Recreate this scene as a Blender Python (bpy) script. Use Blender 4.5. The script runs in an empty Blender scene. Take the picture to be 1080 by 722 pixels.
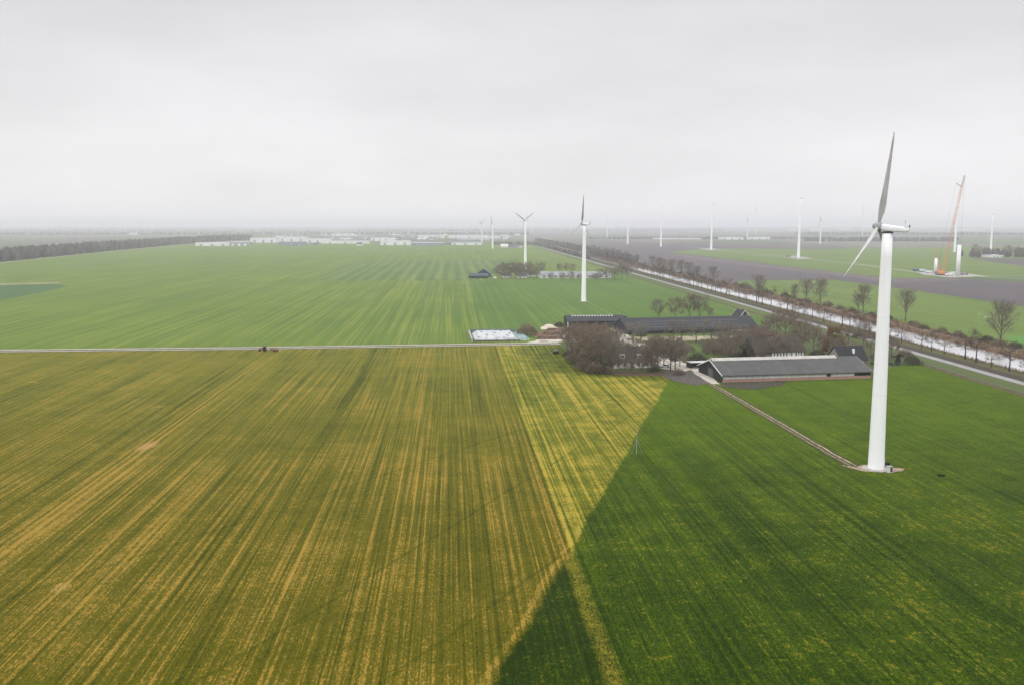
import bpy, math, random
from mathutils import Vector, Matrix
R = math.radians
scn = bpy.context.scene
COL = scn.collection

# ------------------------------------------------------------------ camera
F, CX, CY, EYE, HOR = 990.0, 540.0, 361.0, 62.0, 237.0
PITCH = math.atan((CY - HOR) / F)
cam = bpy.data.cameras.new('camera')
cam.sensor_width = 36.0
cam.lens = 36.0 * F / 1080.0
cam.clip_start, cam.clip_end = 0.5, 120000.0
camo = bpy.data.objects.new('camera', cam)
COL.objects.link(camo)
camo.location = (0, 0, EYE)
camo.rotation_euler = (R(90) - PITCH, 0, 0)
scn.camera = camo

# ------------------------------------------------------------------ sky, sun, exposure
SUN_EL, SUN_AZ = 48.0, 215.0
wld = bpy.data.worlds.new('World'); scn.world = wld; wld.use_nodes = True
wt = wld.node_tree; wt.nodes.clear()
def wn(t, **k):
    n = wt.nodes.new(t)
    for a, b in k.items(): setattr(n, a, b)
    return n
sky = wn('ShaderNodeTexSky', sky_type='NISHITA', sun_disc=False)
sky.sun_elevation = R(SUN_EL); sky.sun_rotation = R(SUN_AZ); sky.dust_density = 3.0
tc = wn('ShaderNodeTexCoord'); sep = wn('ShaderNodeSeparateXYZ')
wt.links.new(tc.outputs['Generated'], sep.inputs[0])
ramp = wn('ShaderNodeValToRGB')            # brightness of the cloud deck by height above the horizon
cr = ramp.color_ramp
cr.elements[0].position = 0.0; cr.elements[0].color = (0.465, 0.453, 0.46, 1)
cr.elements[1].position = 1.0; cr.elements[1].color = (0.95, 0.96, 1.0, 1)
for p, c in ((0.05, (0.435, 0.425, 0.431, 1)), (0.13, (0.385, 0.376, 0.382, 1)), (0.24, (0.36, 0.352, 0.358, 1)),
             (0.36, (0.82, 0.825, 0.86, 1)), (0.62, (0.98, 0.985, 1.0, 1))):
    e_ = cr.elements.new(p); e_.color = c
wt.links.new(sep.outputs[2], ramp.inputs[0])
mp = wn('ShaderNodeMapping'); mp.inputs['Scale'].default_value = (2.0, 2.0, 7.5)
wt.links.new(tc.outputs['Generated'], mp.inputs[0])
cl = wn('ShaderNodeTexNoise'); cl.inputs['Scale'].default_value = 1.0; cl.inputs['Detail'].default_value = 5.0
cl.inputs['Roughness'].default_value = 0.5
wt.links.new(mp.outputs[0], cl.inputs[0])
mr = wn('ShaderNodeMapRange'); mr.inputs[1].default_value = 0.25; mr.inputs[2].default_value = 0.75
mr.inputs[3].default_value = 18.3; mr.inputs[4].default_value = 23.9
wt.links.new(cl.outputs[0], mr.inputs[0])
vm = wn('ShaderNodeVectorMath', operation='SCALE')
wt.links.new(ramp.outputs[0], vm.inputs[0]); wt.links.new(mr.outputs[0], vm.inputs['Scale'])
mx = wn('ShaderNodeMix', data_type='RGBA'); mx.inputs[0].default_value = 0.96
wt.links.new(sky.outputs[0], mx.inputs[6]); wt.links.new(vm.outputs[0], mx.inputs[7])
bg = wn('ShaderNodeBackground'); bg.inputs[1].default_value = 0.1
wt.links.new(mx.outputs[2], bg.inputs[0])
wo = wn('ShaderNodeOutputWorld'); wt.links.new(bg.outputs[0], wo.inputs[0])

sl = bpy.data.lights.new('sun', 'SUN'); sl.energy = 0.6; sl.angle = R(35); sl.color = (1.0, 0.96, 0.9)
so = bpy.data.objects.new('sun', sl); COL.objects.link(so)
so.location = (0, 0, 300)
sd = Vector((math.sin(R(SUN_AZ)) * math.cos(R(SUN_EL)), math.cos(R(SUN_AZ)) * math.cos(R(SUN_EL)), math.sin(R(SUN_EL))))
so.rotation_euler = sd.to_track_quat('Z', 'Y').to_euler()

scn.view_settings.view_transform = 'Standard'; scn.view_settings.look = 'None'
scn.view_settings.exposure = 0.0; scn.view_settings.gamma = 1.0
scn.cycles.use_denoising = True
scn.cycles.max_bounces = 8; scn.cycles.diffuse_bounces = 2; scn.cycles.volume_bounces = 6
scn.cycles.glossy_bounces = 2; scn.cycles.transparent_max_bounces = 4

# ------------------------------------------------------------------ helpers: image pixels to ground points, tags
def S(px, py):
    """the ground point that the camera ray through an image pixel meets"""
    u = (px - CX) / F; v = (CY - py) / F
    d = (u, math.cos(PITCH) + v * math.sin(PITCH), -math.sin(PITCH) + v * math.cos(PITCH))
    t = EYE / -d[2]
    return Vector((d[0] * t, d[1] * t, 0))
CANAL = S(1080, 404.7); CE = (S(600, 269.3) - CANAL).normalized(); CN = Vector((CE.y, -CE.x, 0))
def K(w, q, z=0.0):
    """canal frame: w metres beyond the canal road's middle, q metres along it"""
    p = CANAL + CN * w + CE * q
    return Vector((p.x, p.y, z))
def tag(o, label=None, cat=None, group=None, kind=None):
    if label: o['label'] = label
    if cat: o['category'] = cat
    if group: o['group'] = group
    if kind: o['kind'] = kind
    return o
def empty(name, loc, rz=0.0, label=None, cat=None, group=None):
    o = bpy.data.objects.new(name, None); COL.objects.link(o)
    o.location = loc; o.rotation_euler = (0, 0, rz); o.empty_display_size = 0.5
    return tag(o, label, cat, group)
KIDS = {}
def copy_tree(o, parent=None):
    c = o.copy(); COL.objects.link(c); c.parent = parent
    KIDS[c.name] = []
    for ch in KIDS.get(o.name, []):
        KIDS[c.name].append(copy_tree(ch, c))
    return c
ONES = ['', 'first', 'second', 'third', 'fourth', 'fifth', 'sixth', 'seventh', 'eighth', 'ninth', 'tenth', 'eleventh', 'twelfth', 'thirteenth',
        'fourteenth', 'fifteenth', 'sixteenth', 'seventeenth', 'eighteenth', 'nineteenth']
TENS = {2: 'twent', 3: 'thirt', 4: 'fort', 5: 'fift', 6: 'sixt', 7: 'sevent', 8: 'eight', 9: 'ninet'}
def ordw(n):
    if n < 20: return ONES[n]
    if n >= 100: return 'hundredth' if n == 100 else 'hundred-and-' + ordw(n - 100)
    t = TENS[n // 10]
    return t + 'ieth' if n % 10 == 0 else t + 'y-' + ONES[n % 10]

# ------------------------------------------------------------------ helpers: mesh builder
class MB:
    def __init__(s): s.v = []; s.f = []; s.smooth = False
    def face(s, pts):
        i = len(s.v); s.v += [tuple(p) for p in pts]; s.f.append(tuple(range(i, i + len(pts))))
    def box(s, x0, x1, y0, y1, z0, z1):
        i = len(s.v)
        s.v += [(x0, y0, z0), (x1, y0, z0), (x1, y1, z0), (x0, y1, z0), (x0, y0, z1), (x1, y0, z1), (x1, y1, z1), (x0, y1, z1)]
        s.f += [tuple(i + k for k in q) for q in ((3, 2, 1, 0), (4, 5, 6, 7), (0, 1, 5, 4), (1, 2, 6, 5), (2, 3, 7, 6), (3, 0, 4, 7))]
    def obox(s, c, ax, ay, az):
        """box from a centre and three half-axis vectors"""
        i = len(s.v); c, ax, ay, az = Vector(c), Vector(ax), Vector(ay), Vector(az)
        for k in ((-1, -1, -1), (1, -1, -1), (1, 1, -1), (-1, 1, -1), (-1, -1, 1), (1, -1, 1), (1, 1, 1), (-1, 1, 1)):
            s.v.append(tuple(c + ax * k[0] + ay * k[1] + az * k[2]))
        s.f += [tuple(i + k for k in q) for q in ((3, 2, 1, 0), (4, 5, 6, 7), (0, 1, 5, 4), (1, 2, 6, 5), (2, 3, 7, 6), (3, 0, 4, 7))]
    def prism(s, prof, y0, y1, axis='y'):
        """profile [(a, z)] drawn out along y (or x)"""
        n = len(prof); i = len(s.v)
        for y in (y0, y1):
            for a, z in prof: s.v.append((a, y, z) if axis == 'y' else (y, a, z))
        s.f.append(tuple(i + k for k in range(n))); s.f.append(tuple(i + n + k for k in reversed(range(n))))
        for k in range(n):
            m = (k + 1) % n
            s.f.append((i + k, i + n + k, i + n + m, i + m))
    def tube(s, pts, rad, n=6, cap=True):
        pts = [Vector(p) for p in pts]; rings = []
        for k, p in enumerate(pts):
            d = (pts[min(k + 1, len(pts) - 1)] - pts[max(k - 1, 0)])
            d = d.normalized() if d.length > 1e-9 else Vector((0, 0, 1))
            a = d.cross(Vector((0, 0, 1)) if abs(d.z) < 0.95 else Vector((1, 0, 0))).normalized(); b = d.cross(a)
            i = len(s.v); r = rad[k] if isinstance(rad, (list, tuple)) else rad
            for j in range(n):
                t = 2 * math.pi * j / n
                s.v.append(tuple(p + (a * math.cos(t) + b * math.sin(t)) * r))
            rings.append(i)
        for q, w in zip(rings, rings[1:]):
            for j in range(n):
                m = (j + 1) % n; s.f.append((q + j, w + j, w + m, q + m))
        if cap:
            s.f.append(tuple(rings[0] + j for j in range(n))); s.f.append(tuple(rings[-1] + j for j in reversed(range(n))))
    def lathe(s, prof, n=24, cap=True, c=(0, 0, 0)):
        rings = []
        for r, z in prof:
            rings.append(len(s.v))
            for j in range(n):
                t = 2 * math.pi * j / n; s.v.append((c[0] + r * math.cos(t), c[1] + r * math.sin(t), c[2] + z))
        for q, w in zip(rings, rings[1:]):
            for j in range(n):
                m = (j + 1) % n; s.f.append((q + j, q + m, w + m, w + j))
        if cap:
            s.f.append(tuple(rings[0] + j for j in reversed(range(n)))); s.f.append(tuple(rings[-1] + j for j in range(n)))
    def build(s, name, mat, parent=None, loc=None, smooth=False, rz=None):
        me = bpy.data.meshes.new(name); me.from_pydata(s.v, [], s.f); me.update()
        if mat: me.materials.append(mat)
        if smooth: me.polygons.foreach_set('use_smooth', [True] * len(me.polygons))
        o = bpy.data.objects.new(name, me); COL.objects.link(o)
        if parent:
            o.parent = parent; KIDS.setdefault(parent.name, []).append(o)
        if loc is not None: o.location = loc
        if rz is not None: o.rotation_euler = (0, 0, rz)
        return o

# ------------------------------------------------------------------ helpers: node materials
class NT:
    def __init__(s, name, rough=0.8, spec=0.3):
        s.m = bpy.data.materials.new(name); s.m.use_nodes = True
        s.t = s.m.node_tree; s.b = s.t.nodes['Principled BSDF']
        s.b.inputs['Roughness'].default_value = rough; s.b.inputs['Specular IOR Level'].default_value = spec
        s._p = None
    def n(s, t, **k):
        x = s.t.nodes.new(t)
        for a, b in k.items(): setattr(x, a, b)
        return x
    def L(s, a, b):
        if isinstance(a, (int, float)): b.default_value = a
        elif isinstance(a, (tuple, list)):
            a = tuple(a)
            b.default_value = a if len(a) == len(b.default_value) else a + (1,)
        else: s.t.links.new(a, b)
    def pos(s, obj=False):
        if obj: return s.n('ShaderNodeTexCoord').outputs['Object']
        if s._p is None: s._p = s.n('ShaderNodeNewGeometry').outputs['Position']
        return s._p
    def M(s, op, a, b=0.0, c=None, clamp=False):
        x = s.n('ShaderNodeMath', operation=op, use_clamp=clamp)
        s.L(a, x.inputs[0]); s.L(b, x.inputs[1])
        if c is not None: s.L(c, x.inputs[2])
        return x.outputs[0]
    def dot(s, v, d):
        x = s.n('ShaderNodeVectorMath', operation='DOT_PRODUCT'); s.L(v, x.inputs[0]); s.L(d, x.inputs[1]); return x.outputs['Value']
    def vec(s, a, b, c=0.0):
        x = s.n('ShaderNodeCombineXYZ'); s.L(a, x.inputs[0]); s.L(b, x.inputs[1]); s.L(c, x.inputs[2]); return x.outputs[0]
    def noise(s, v, scale=1.0, detail=2.0, rough=0.5, dist=0.0):
        x = s.n('ShaderNodeTexNoise'); s.L(v, x.inputs['Vector']); x.inputs['Scale'].default_value = scale
        x.inputs['Detail'].default_value = detail; x.inputs['Roughness'].default_value = rough; x.inputs['Distortion'].default_value = dist
        return x.outputs[0]
    def mr(s, v, a, b, c=0.0, d=1.0, smooth=True):
        x = s.n('ShaderNodeMapRange'); x.interpolation_type = 'SMOOTHSTEP' if smooth else 'LINEAR'
        s.L(v, x.inputs[0])
        for k, q in enumerate((a, b, c, d)): s.L(q, x.inputs[1 + k])
        return x.outputs[0]
    def mix(s, f, a, b, blend='MIX'):
        x = s.n('ShaderNodeMix', data_type='RGBA', blend_type=blend); s.L(f, x.inputs[0]); s.L(a, x.inputs[6]); s.L(b, x.inputs[7]); return x.outputs[2]
    def bump(s, h, dist=0.1, strength=1.0):
        x = s.n('ShaderNodeBump'); x.inputs['Strength'].default_value = strength; x.inputs['Distance'].default_value = dist
        s.L(h, x.inputs['Height']); s.L(x.outputs[0], s.b.inputs['Normal'])
    def out(s, col):
        s.L(col, s.b.inputs['Base Color']); return s.m
def plain(name, col, rough=0.7, var=0.18, scale=1.5, spec=0.14, metal=0.0):
    """paint, timber, steel ... with soft mottling of its own"""
    t = NT(name, rough, spec); p = t.pos(True)
    a = t.noise(p, scale, 4, 0.6)
    f = t.mr(a, 0.3, 0.7, 0, 1)
    lo = tuple(c * (1 - var) for c in col); hi = tuple(min(1, c * (1 + var * 0.6)) for c in col)
    t.b.inputs['Metallic'].default_value = metal
    return t.out(t.mix(f, lo, hi))
def striped(name, a, b, period, axis=0, rough=0.7, w=0.5, grime=0.25):
    """corrugation, boards, joints along one object axis"""
    t = NT(name, rough, 0.14); p = t.pos(True)
    x = t.dot(p, [(1, 0, 0), (0, 1, 0), (0, 0, 1)][axis])
    fr = t.M('FRACT', t.M('DIVIDE', x, period))
    k = t.mr(fr, w - 0.12, w + 0.12)
    c = t.mix(k, a, b)
    wn_ = t.n('ShaderNodeTexWhiteNoise', noise_dimensions='1D'); t.L(t.M('FLOOR', t.M('DIVIDE', x, period * 2.0)), wn_.inputs['W'])
    c = t.mix(t.M('MULTIPLY', wn_.outputs[0], 0.30), c, tuple(v * 0.5 for v in a))
    g = t.mr(t.noise(p, 0.35, 5, 0.65), 0.35, 0.7)
    return t.out(t.mix(t.M('MULTIPLY', g, grime), c, tuple(v * 0.45 for v in a)))

WHITE_PAINT = plain('white_paint', (0.76, 0.76, 0.77), 0.45, 0.06, 0.4)
def tower_mat():
    t = NT('tower_paint', 0.42, 0.4); p = t.pos(True)
    z = t.dot(p, (0, 0, 1))
    streak = t.mr(t.noise(t.vec(t.dot(p, (3, 0, 0)), t.dot(p, (0, 3, 0)), t.M('MULTIPLY', z, 0.06)), 1.0, 4, 0.6), 0.5, 0.8)
    c = t.mix(t.M('MULTIPLY', streak, 0.38), (0.86, 0.86, 0.865), (0.5, 0.5, 0.48))
    seam = t.M('LESS_THAN', t.M('FRACT', t.M('DIVIDE', t.M('ADD', z, 0.5), 19.7)), 0.006)
    return t.out(t.mix(t.M('MULTIPLY', seam, 0.2), c, (0.35, 0.35, 0.36)))
TOWER = tower_mat()
BLADE = plain('blade_paint', (0.42, 0.40, 0.40), 0.5, 0.25, 0.3)
BLADE_GREY = plain('weathered_blade_paint', (0.20, 0.20, 0.21), 0.5, 0.2, 0.3)  # darker than the near turbine's blades, to stand out from the pale background
DARK_STEEL = plain('dark_steel', (0.05, 0.05, 0.055), 0.5, 0.3, 2.0)
GREY_STEEL = plain('grey_steel', (0.30, 0.31, 0.32), 0.5, 0.2, 1.0)
BLACK_BOARD = striped('black_boards', (0.018, 0.018, 0.02), (0.032, 0.032, 0.035), 0.3, 0, 0.7)
DARK_INSIDE = plain('dark_interior', (0.015, 0.015, 0.016), 0.9)
BRICK_RED = None
def brick_mat(name, a, b, mortar):
    t = NT(name, 0.85, 0.2); p = t.pos(True)
    v = t.vec(t.M('ADD', t.dot(p, (1, 0, 0)), t.dot(p, (0, 1, 0))), t.dot(p, (0, 0, 1)))
    x = t.n('ShaderNodeTexBrick'); t.L(v, x.inputs['Vector']); x.inputs['Scale'].default_value = 4.0
    t.L(a, x.inputs['Color1']); t.L(b, x.inputs['Color2']); t.L(mortar, x.inputs['Mortar']); x.inputs['Mortar Size'].default_value = 0.03
    g = t.mr(t.noise(p, 0.5, 4, 0.6), 0.4, 0.75)
    return t.out(t.mix(t.M('MULTIPLY', g, 0.35), x.outputs[0], (0.16, 0.11, 0.09)))
BRICK_RED = brick_mat('red_brick', (0.40, 0.19, 0.145), (0.30, 0.13, 0.10), (0.38, 0.33, 0.29))
BRICK_BROWN = brick_mat('brown_brick', (0.16, 0.09, 0.065), (0.12, 0.07, 0.05), (0.22, 0.19, 0.17))
ROOF_GREY = striped('grey_corrugated_sheet', (0.060, 0.058, 0.056), (0.088, 0.086, 0.083), 1.1, 0, 0.6, 0.5, 0.5)
ROOF_DARK = striped('dark_corrugated_sheet', (0.0154, 0.0168, 0.0196), (0.028, 0.0294, 0.0336), 1.2, 0, 0.6)
ROOF_LIGHT = plain('pale_roof_sheet', (0.38, 0.36, 0.33), 0.6, 0.2, 0.6)
CURTAIN = striped('white_wind_curtain', (0.62, 0.61, 0.58), (0.70, 0.69, 0.66), 2.4, 0, 0.7, 0.5, 0.2)
THATCH = plain('weathered_thatch', (0.056, 0.0464, 0.036), 0.95, 0.4, 1.2, 0.1)
TILE_DARK = striped('dark_roof_tiles', (0.016, 0.0168, 0.02), (0.0272, 0.028, 0.032), 0.34, 2, 0.6)
WHITE_WOOD = plain('white_woodwork', (0.78, 0.77, 0.74), 0.6, 0.08, 2.0)
GLASS = NT('window_glass', 0.1, 0.5).out((0.03, 0.035, 0.04))
CONCRETE = plain('concrete', (0.36, 0.34, 0.31), 0.85, 0.25, 0.6, 0.2)
TYRE = plain('tyre_rubber', (0.022, 0.022, 0.023), 0.85)

# ------------------------------------------------------------------ ground sheets
def sheet(name, pts, z, mat, label=None, kind='structure', cell=60.0):
    """a flat polygon cut into cells so that no face is very large"""
    import bmesh
    bm = bmesh.new()
    vs = [bm.verts.new((p[0], p[1], 0)) for p in pts]
    bm.faces.new(vs); bm.normal_update()
    xs = [p[0] for p in pts]; ys = [p[1] for p in pts]
    big = max(max(xs) - min(xs), max(ys) - min(ys)); cell = max(cell, big / 14)
    for lo, hi, ax in ((min(xs), max(xs), 0), (min(ys), max(ys), 1)):
        c = math.floor(lo / cell + 1) * cell
        while c < hi - 1e-3:
            no = (1, 0, 0) if ax == 0 else (0, 1, 0); co = (c, 0, 0) if ax == 0 else (0, c, 0)
            bmesh.ops.bisect_plane(bm, geom=bm.verts[:] + bm.edges[:] + bm.faces[:], plane_co=co, plane_no=no, dist=1e-4)
            c += cell
    for f in bm.faces:
        if f.normal.z < 0: f.normal_flip()
    me = bpy.data.meshes.new(name); bm.to_mesh(me); bm.free(); me.materials.append(mat)
    o = bpy.data.objects.new(name, me); COL.objects.link(o); o.location = (0, 0, z); o['kind'] = kind
    if label: o['label'] = label
    return o
def rough(pts, amp, step=2.5, seed=1):
    """a worn outline: the polygon's edges cut short and pushed in and out"""
    rnd = random.Random(seed); out = []
    for a, b in zip(pts, pts[1:] + pts[:1]):
        a, b = Vector(a), Vector(b); d = b - a; n = Vector((-d.y, d.x, 0)).normalized(); m = max(1, int(d.length / step)); w = 0.0
        for j in range(m):
            w = 0.55 * w + rnd.uniform(-amp, amp) if j else rnd.uniform(-amp, amp) * .5
            out.append(a + d * (j / m) + n * w)
    return out
ROW = Vector((-0.0639, 0.998, 0)); ACR = Vector((0.998, 0.0639, 0))      # along and across the field rows
def st(t):
    p = t.pos(); return t.dot(p, tuple(ACR)), t.dot(p, tuple(ROW))

def land_mat():
    t = NT('distant_land', 0.95, 0.1); p = t.pos()
    x = t.n('ShaderNodeTexVoronoi'); x.feature = 'F1'
    t.L(t.vec(t.M('MULTIPLY', t.dot(p, (1, 0.05, 0)), 0.0035), t.M('MULTIPLY', t.dot(p, (-0.05, 1, 0)), 0.0012)), x.inputs['Vector']); x.inputs['Scale'].default_value = 1.0
    s = t.n('ShaderNodeSeparateColor'); t.L(x.outputs['Color'], s.inputs[0])
    c = t.mix(t.mr(s.outputs[0], 0.35, 0.5), (0.10, 0.085, 0.075), (0.07, 0.11, 0.035))
    c = t.mix(t.mr(s.outputs[1], 0.6, 0.8), c, (0.14, 0.125, 0.10))
    c = t.mix(t.M('MULTIPLY', t.mr(t.noise(p, 0.01, 4, 0.6), 0.4, 0.7), 0.5), c, (0.06, 0.07, 0.05))
    return t.out(c)
def meadow(name, base, alt, straw, row_w=0.5, broad=0.5, fleck=0.3, seed=0.0, tram=0.0, spec=0.06, rowscale=1.0, mow=0.0, mow_w=9.0):
    """sown grass with drilled rows, mown bands and straw flecks"""
    t = NT(name, 0.75, spec); s, l = st(t); p = t.pos()
    s = t.M('ADD', s, seed)
    rows = t.noise(t.vec(t.M('MULTIPLY', s, 0.55 * rowscale), t.M('MULTIPLY', l, 0.004)), 1.0, 3, 0.65)
    bands = t.noise(t.vec(t.M('MULTIPLY', s, 0.06 * rowscale), t.M('MULTIPLY', l, 0.0016)), 1.0, 2, 0.5)
    patch = t.noise(p, 0.012, 4, 0.6)
    fl = t.noise(t.vec(t.M('MULTIPLY', s, 1.3), t.M('MULTIPLY', l, 0.7)), 1.0, 5, 0.7)
    v = t.M('ADD', t.M('MULTIPLY', t.M('SUBTRACT', rows, 0.5), row_w * 2.2), t.M('MULTIPLY', t.M('SUBTRACT', bands, 0.5), broad * 2.2))
    v = t.M('ADD', v, t.M('MULTIPLY', t.M('SUBTRACT', patch, 0.5), 0.8))
    v = t.M('ADD', v, t.M('MULTIPLY', t.M('SUBTRACT', fl, 0.5), fleck * 2.0))
    if mow:
        ph = t.M('ADD', t.M('DIVIDE', s, mow_w), t.M('MULTIPLY', bands, 0.5))
        v = t.M('ADD', v, t.M('MULTIPLY', t.M('SINE', t.M('MULTIPLY', ph, 6.2832)), mow))
    c = t.mix(t.mr(v, -0.45, 0.45), alt, base)
    c = t.mix(t.M('MULTIPLY', t.mr(v, 0.12, 0.7), 0.75), c, straw)
    if tram:
        fr = t.M('FRACT', t.M('DIVIDE', s, tram))
        k = t.M('ADD', t.M('LESS_THAN', fr, 0.45 / tram), t.M('MULTIPLY', t.M('GREATER_THAN', fr, 1.9 / tram), t.M('LESS_THAN', fr, 2.35 / tram)))
        c = t.mix(t.M('MULTIPLY', k, 0.45), c, tuple(q * 0.55 for q in alt))
    t.bump(fl, 0.12, 0.6)
    return t.out(c)

def near_field_mat():
    t = NT('striped_winter_grass', 0.9, 0.03); p = t.pos(); s, l = st(t)
    N = lambda a, b, sc=1.0, d=3, r=0.6: t.noise(t.vec(t.M('MULTIPLY', s, a), t.M('MULTIPLY', l, b)), sc, d, r)
    c0 = lambda x, k: t.M('MULTIPLY', t.M('SUBTRACT', x, 0.5), k)
    add = lambda *a: a[0] if len(a) == 1 else t.M('ADD', a[0], add(*a[1:]))
    mul = lambda *a: a[0] if len(a) == 1 else t.M('MULTIPLY', a[0], mul(*a[1:]))
    band = lambda d, c, a, b: t.mr(t.M('ABSOLUTE', t.M('SUBTRACT', d, c)), a, b, 1.0, 0.0)
    wob = add(c0(t.noise(p, 0.35, 3, 0.6), 1.6), c0(t.noise(p, 0.03, 2, 0.5), 3.0))
    # signed distances to the sprayed field's slanting edge and to the seam between two drillings
    dd = Vector((59.0, 227.7, 0)).normalized(); dn = (dd.y, -dd.x, 0)
    dist_d = t.M('ADD', t.M('SUBTRACT', t.dot(p, dn), -2.6 * dn[0] + 120.8 * dn[1]), wob)
    ss = Vector((-21.8, 340.2, 0)).normalized(); sn = (ss.y, -ss.x, 0)
    dist_s = t.M('ADD', t.M('SUBTRACT', t.dot(p, sn), -7.0 * sn[0] + 461.0 * sn[1]), c0(t.noise(p, 0.6, 2, 0.5), 0.5))
    right = t.mr(t.M('ADD', dist_d, c0(t.noise(p, 1.3, 3, 0.6), 1.6)), -0.6, 0.7); east = t.mr(dist_s, -0.3, 0.3)
    # textures
    fine = N(2.9, 0.02, 1.0, 2, 0.6)                    # single drilled rows
    rows = N(1.15, 0.007, 1.0, 2, 0.6)                  # bundles of rows
    bands = N(0.075, 0.0016, 1.0, 2, 0.5)               # working widths
    patch = t.noise(p, 0.016, 4, 0.62)
    blot = t.noise(p, 0.11, 4, 0.65)
    clump = N(0.8, 0.5, 1.0, 3, 0.65)                   # tufts, metre size
    speck = N(2.9, 1.2, 1.0, 3, 0.75)                  # leaves and straw
    leaf = N(5.5, 2.4, 1.0, 2, 0.7)
    grain = add(c0(speck, 2.6), c0(leaf, 1.4), c0(clump, 1.0))
    # west: sprayed, olive and straw rows broken into flecks
    bias = add(c0(rows, 2.5), c0(fine, 1.6), c0(bands, 0.8), c0(patch, 1.0), c0(blot, 0.8))
    wheel = band(t.M('FRACT', t.M('DIVIDE', t.M('ADD', s, c0(t.noise(p, 0.02, 2, 0.5), 1.5)), 13.4)), 0.5, 0.012, 0.03)
    head = mul(t.mr(add(l, t.M('MULTIPLY', dist_s, 0.6), c0(t.noise(p, 0.12, 3, 0.6), 14.0)), 396.0, 412.0), t.mr(dist_s, 6.0, 22.0))
    e_b = mul(east, add(0.20, t.M('MULTIPLY', head, -0.65), c0(blot, 1.0), c0(rows, 0.8)))
    rim = mul(band(dist_d, -1.2, 0.2, 0.8), t.M('SUBTRACT', 1.0, east), 0.42)
    seam = t.M('MULTIPLY', band(dist_s, -0.6, 0.1, 0.5), -0.45)
    line = t.M('MULTIPLY', band(dist_s, 0.5, 0.2, 0.7), 0.35)
    pale, pale2, green_b = S(155, 470), S(230, 420), S(330, 480)
    s_of = lambda q: q.dot(ACR)
    sw = t.M('ADD', s, c0(t.noise(p, 0.05, 2, 0.5), 1.4))
    line_w = add(mul(band(t.M('ABSOLUTE', t.M('SUBTRACT', sw, s_of(pale))), 1.0, 0.2, 0.6), 0.55), mul(band(sw, s_of(pale) - 3.2, 0.4, 1.2), 0.3),
                 mul(band(t.M('ADD', sw, c0(clump, 2.5)), s_of(green_b), 0.4, 2.6), -0.28), mul(band(t.M('ADD', sw, c0(clump, 2.0)), s_of(pale) - 12.0, 0.3, 1.8), -0.25))
    near_p = t.n('ShaderNodeVectorMath', operation='DISTANCE'); t.L(t.vec(t.M('MULTIPLY', t.dot(p, (1, 0, 0)), 1.7), t.M('MULTIPLY', t.dot(p, (0, 1, 0)), 0.7)), near_p.inputs[0]); t.L((pale.x * 1.7, pale.y * 0.7, 0.0), near_p.inputs[1])
    sandy = t.mr(t.M('ADD', near_p.outputs['Value'], c0(t.noise(p, 0.7, 3, 0.6), 5.0)), 2.0, 5.0, 1.0, 0.0)
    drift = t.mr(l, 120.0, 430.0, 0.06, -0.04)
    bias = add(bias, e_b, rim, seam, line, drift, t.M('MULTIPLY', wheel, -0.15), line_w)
    for (ax, ay, bx, by) in ((-48.0, 205.0, 15.0, 300.0), (-14.0, 128.0, 14.0, 180.0), (-40.5, 127.0, -2.0, 212.0)):
        d = Vector((bx - ax, by - ay, 0)).normalized(); n = (d.y, -d.x, 0)
        q = t.M('ADD', t.M('SUBTRACT', t.dot(p, n), ax * n[0] + ay * n[1]), t.M('MULTIPLY', wob, 0.5))
        bias = t.M('ADD', bias, t.M('MULTIPLY', band(q, 0.0, 0.2, 0.6), -0.28))
    vv = add(bias, grain)
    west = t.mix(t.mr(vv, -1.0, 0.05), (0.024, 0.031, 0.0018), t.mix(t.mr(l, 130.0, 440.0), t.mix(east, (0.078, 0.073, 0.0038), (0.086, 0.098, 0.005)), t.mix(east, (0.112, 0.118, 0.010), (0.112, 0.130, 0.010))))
    west = t.mix(t.mr(vv, 0.04, 0.82), west, t.mix(east, (0.275, 0.175, 0.031), (0.315, 0.240, 0.036)))
    west = t.mix(mul(t.mr(t.noise(p, 0.9, 3, 0.6), 0.58, 0.72), t.mr(vv, 0.0, 0.5), 0.8), west, (0.2736, 0.114, 0.02128))
    # pale trampled spots
    spot = t.mr(t.noise(p, 0.055, 2, 0.4), 0.735, 0.76)
    west = t.mix(mul(spot, 0.7, t.mr(speck, 0.4, 0.55)), west, (0.3192, 0.2052, 0.0608))
    west = t.mix(mul(sandy, 0.75), west, (0.34, 0.20, 0.075))
    # right of the slanting edge: unsprayed green with scattered straw tufts
    g = add(c0(rows, 1.5), c0(fine, 1.0), c0(patch, 0.8), c0(bands, 0.8), c0(blot, 1.2), grain, t.M('MULTIPLY', wheel, -0.12), t.mr(l, 130.0, 360.0, -0.30, 0.38))  # green painted darker toward the camera: viewing-angle and vignette falloff put into colour
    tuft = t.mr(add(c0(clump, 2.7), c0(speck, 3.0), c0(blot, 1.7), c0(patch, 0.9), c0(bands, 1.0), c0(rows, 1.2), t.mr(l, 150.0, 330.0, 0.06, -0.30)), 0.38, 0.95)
    grn = t.mix(t.mr(g, -1.0, 1.0), (0.009, 0.022, 0.0008), (0.074, 0.118, 0.0032))
    grn = t.mix(t.M('MULTIPLY', tuft, 0.65), grn, (0.20, 0.145, 0.014))
    dk = t.mix(t.mr(g, -0.9, 1.2), (0.007, 0.018, 0.0006), (0.052, 0.082, 0.003))
    dk = t.mix(t.M('MULTIPLY', tuft, 0.5), dk, (0.15, 0.105, 0.012))
    strip = t.M('MULTIPLY', band(dist_s, -0.7, 0.5, 1.9), t.mr(add(grain, c0(blot, 1.2)), -0.5, 0.5))
    grn = t.mix(t.mr(dist_s, -2.4, -1.5), dk, grn)
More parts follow.
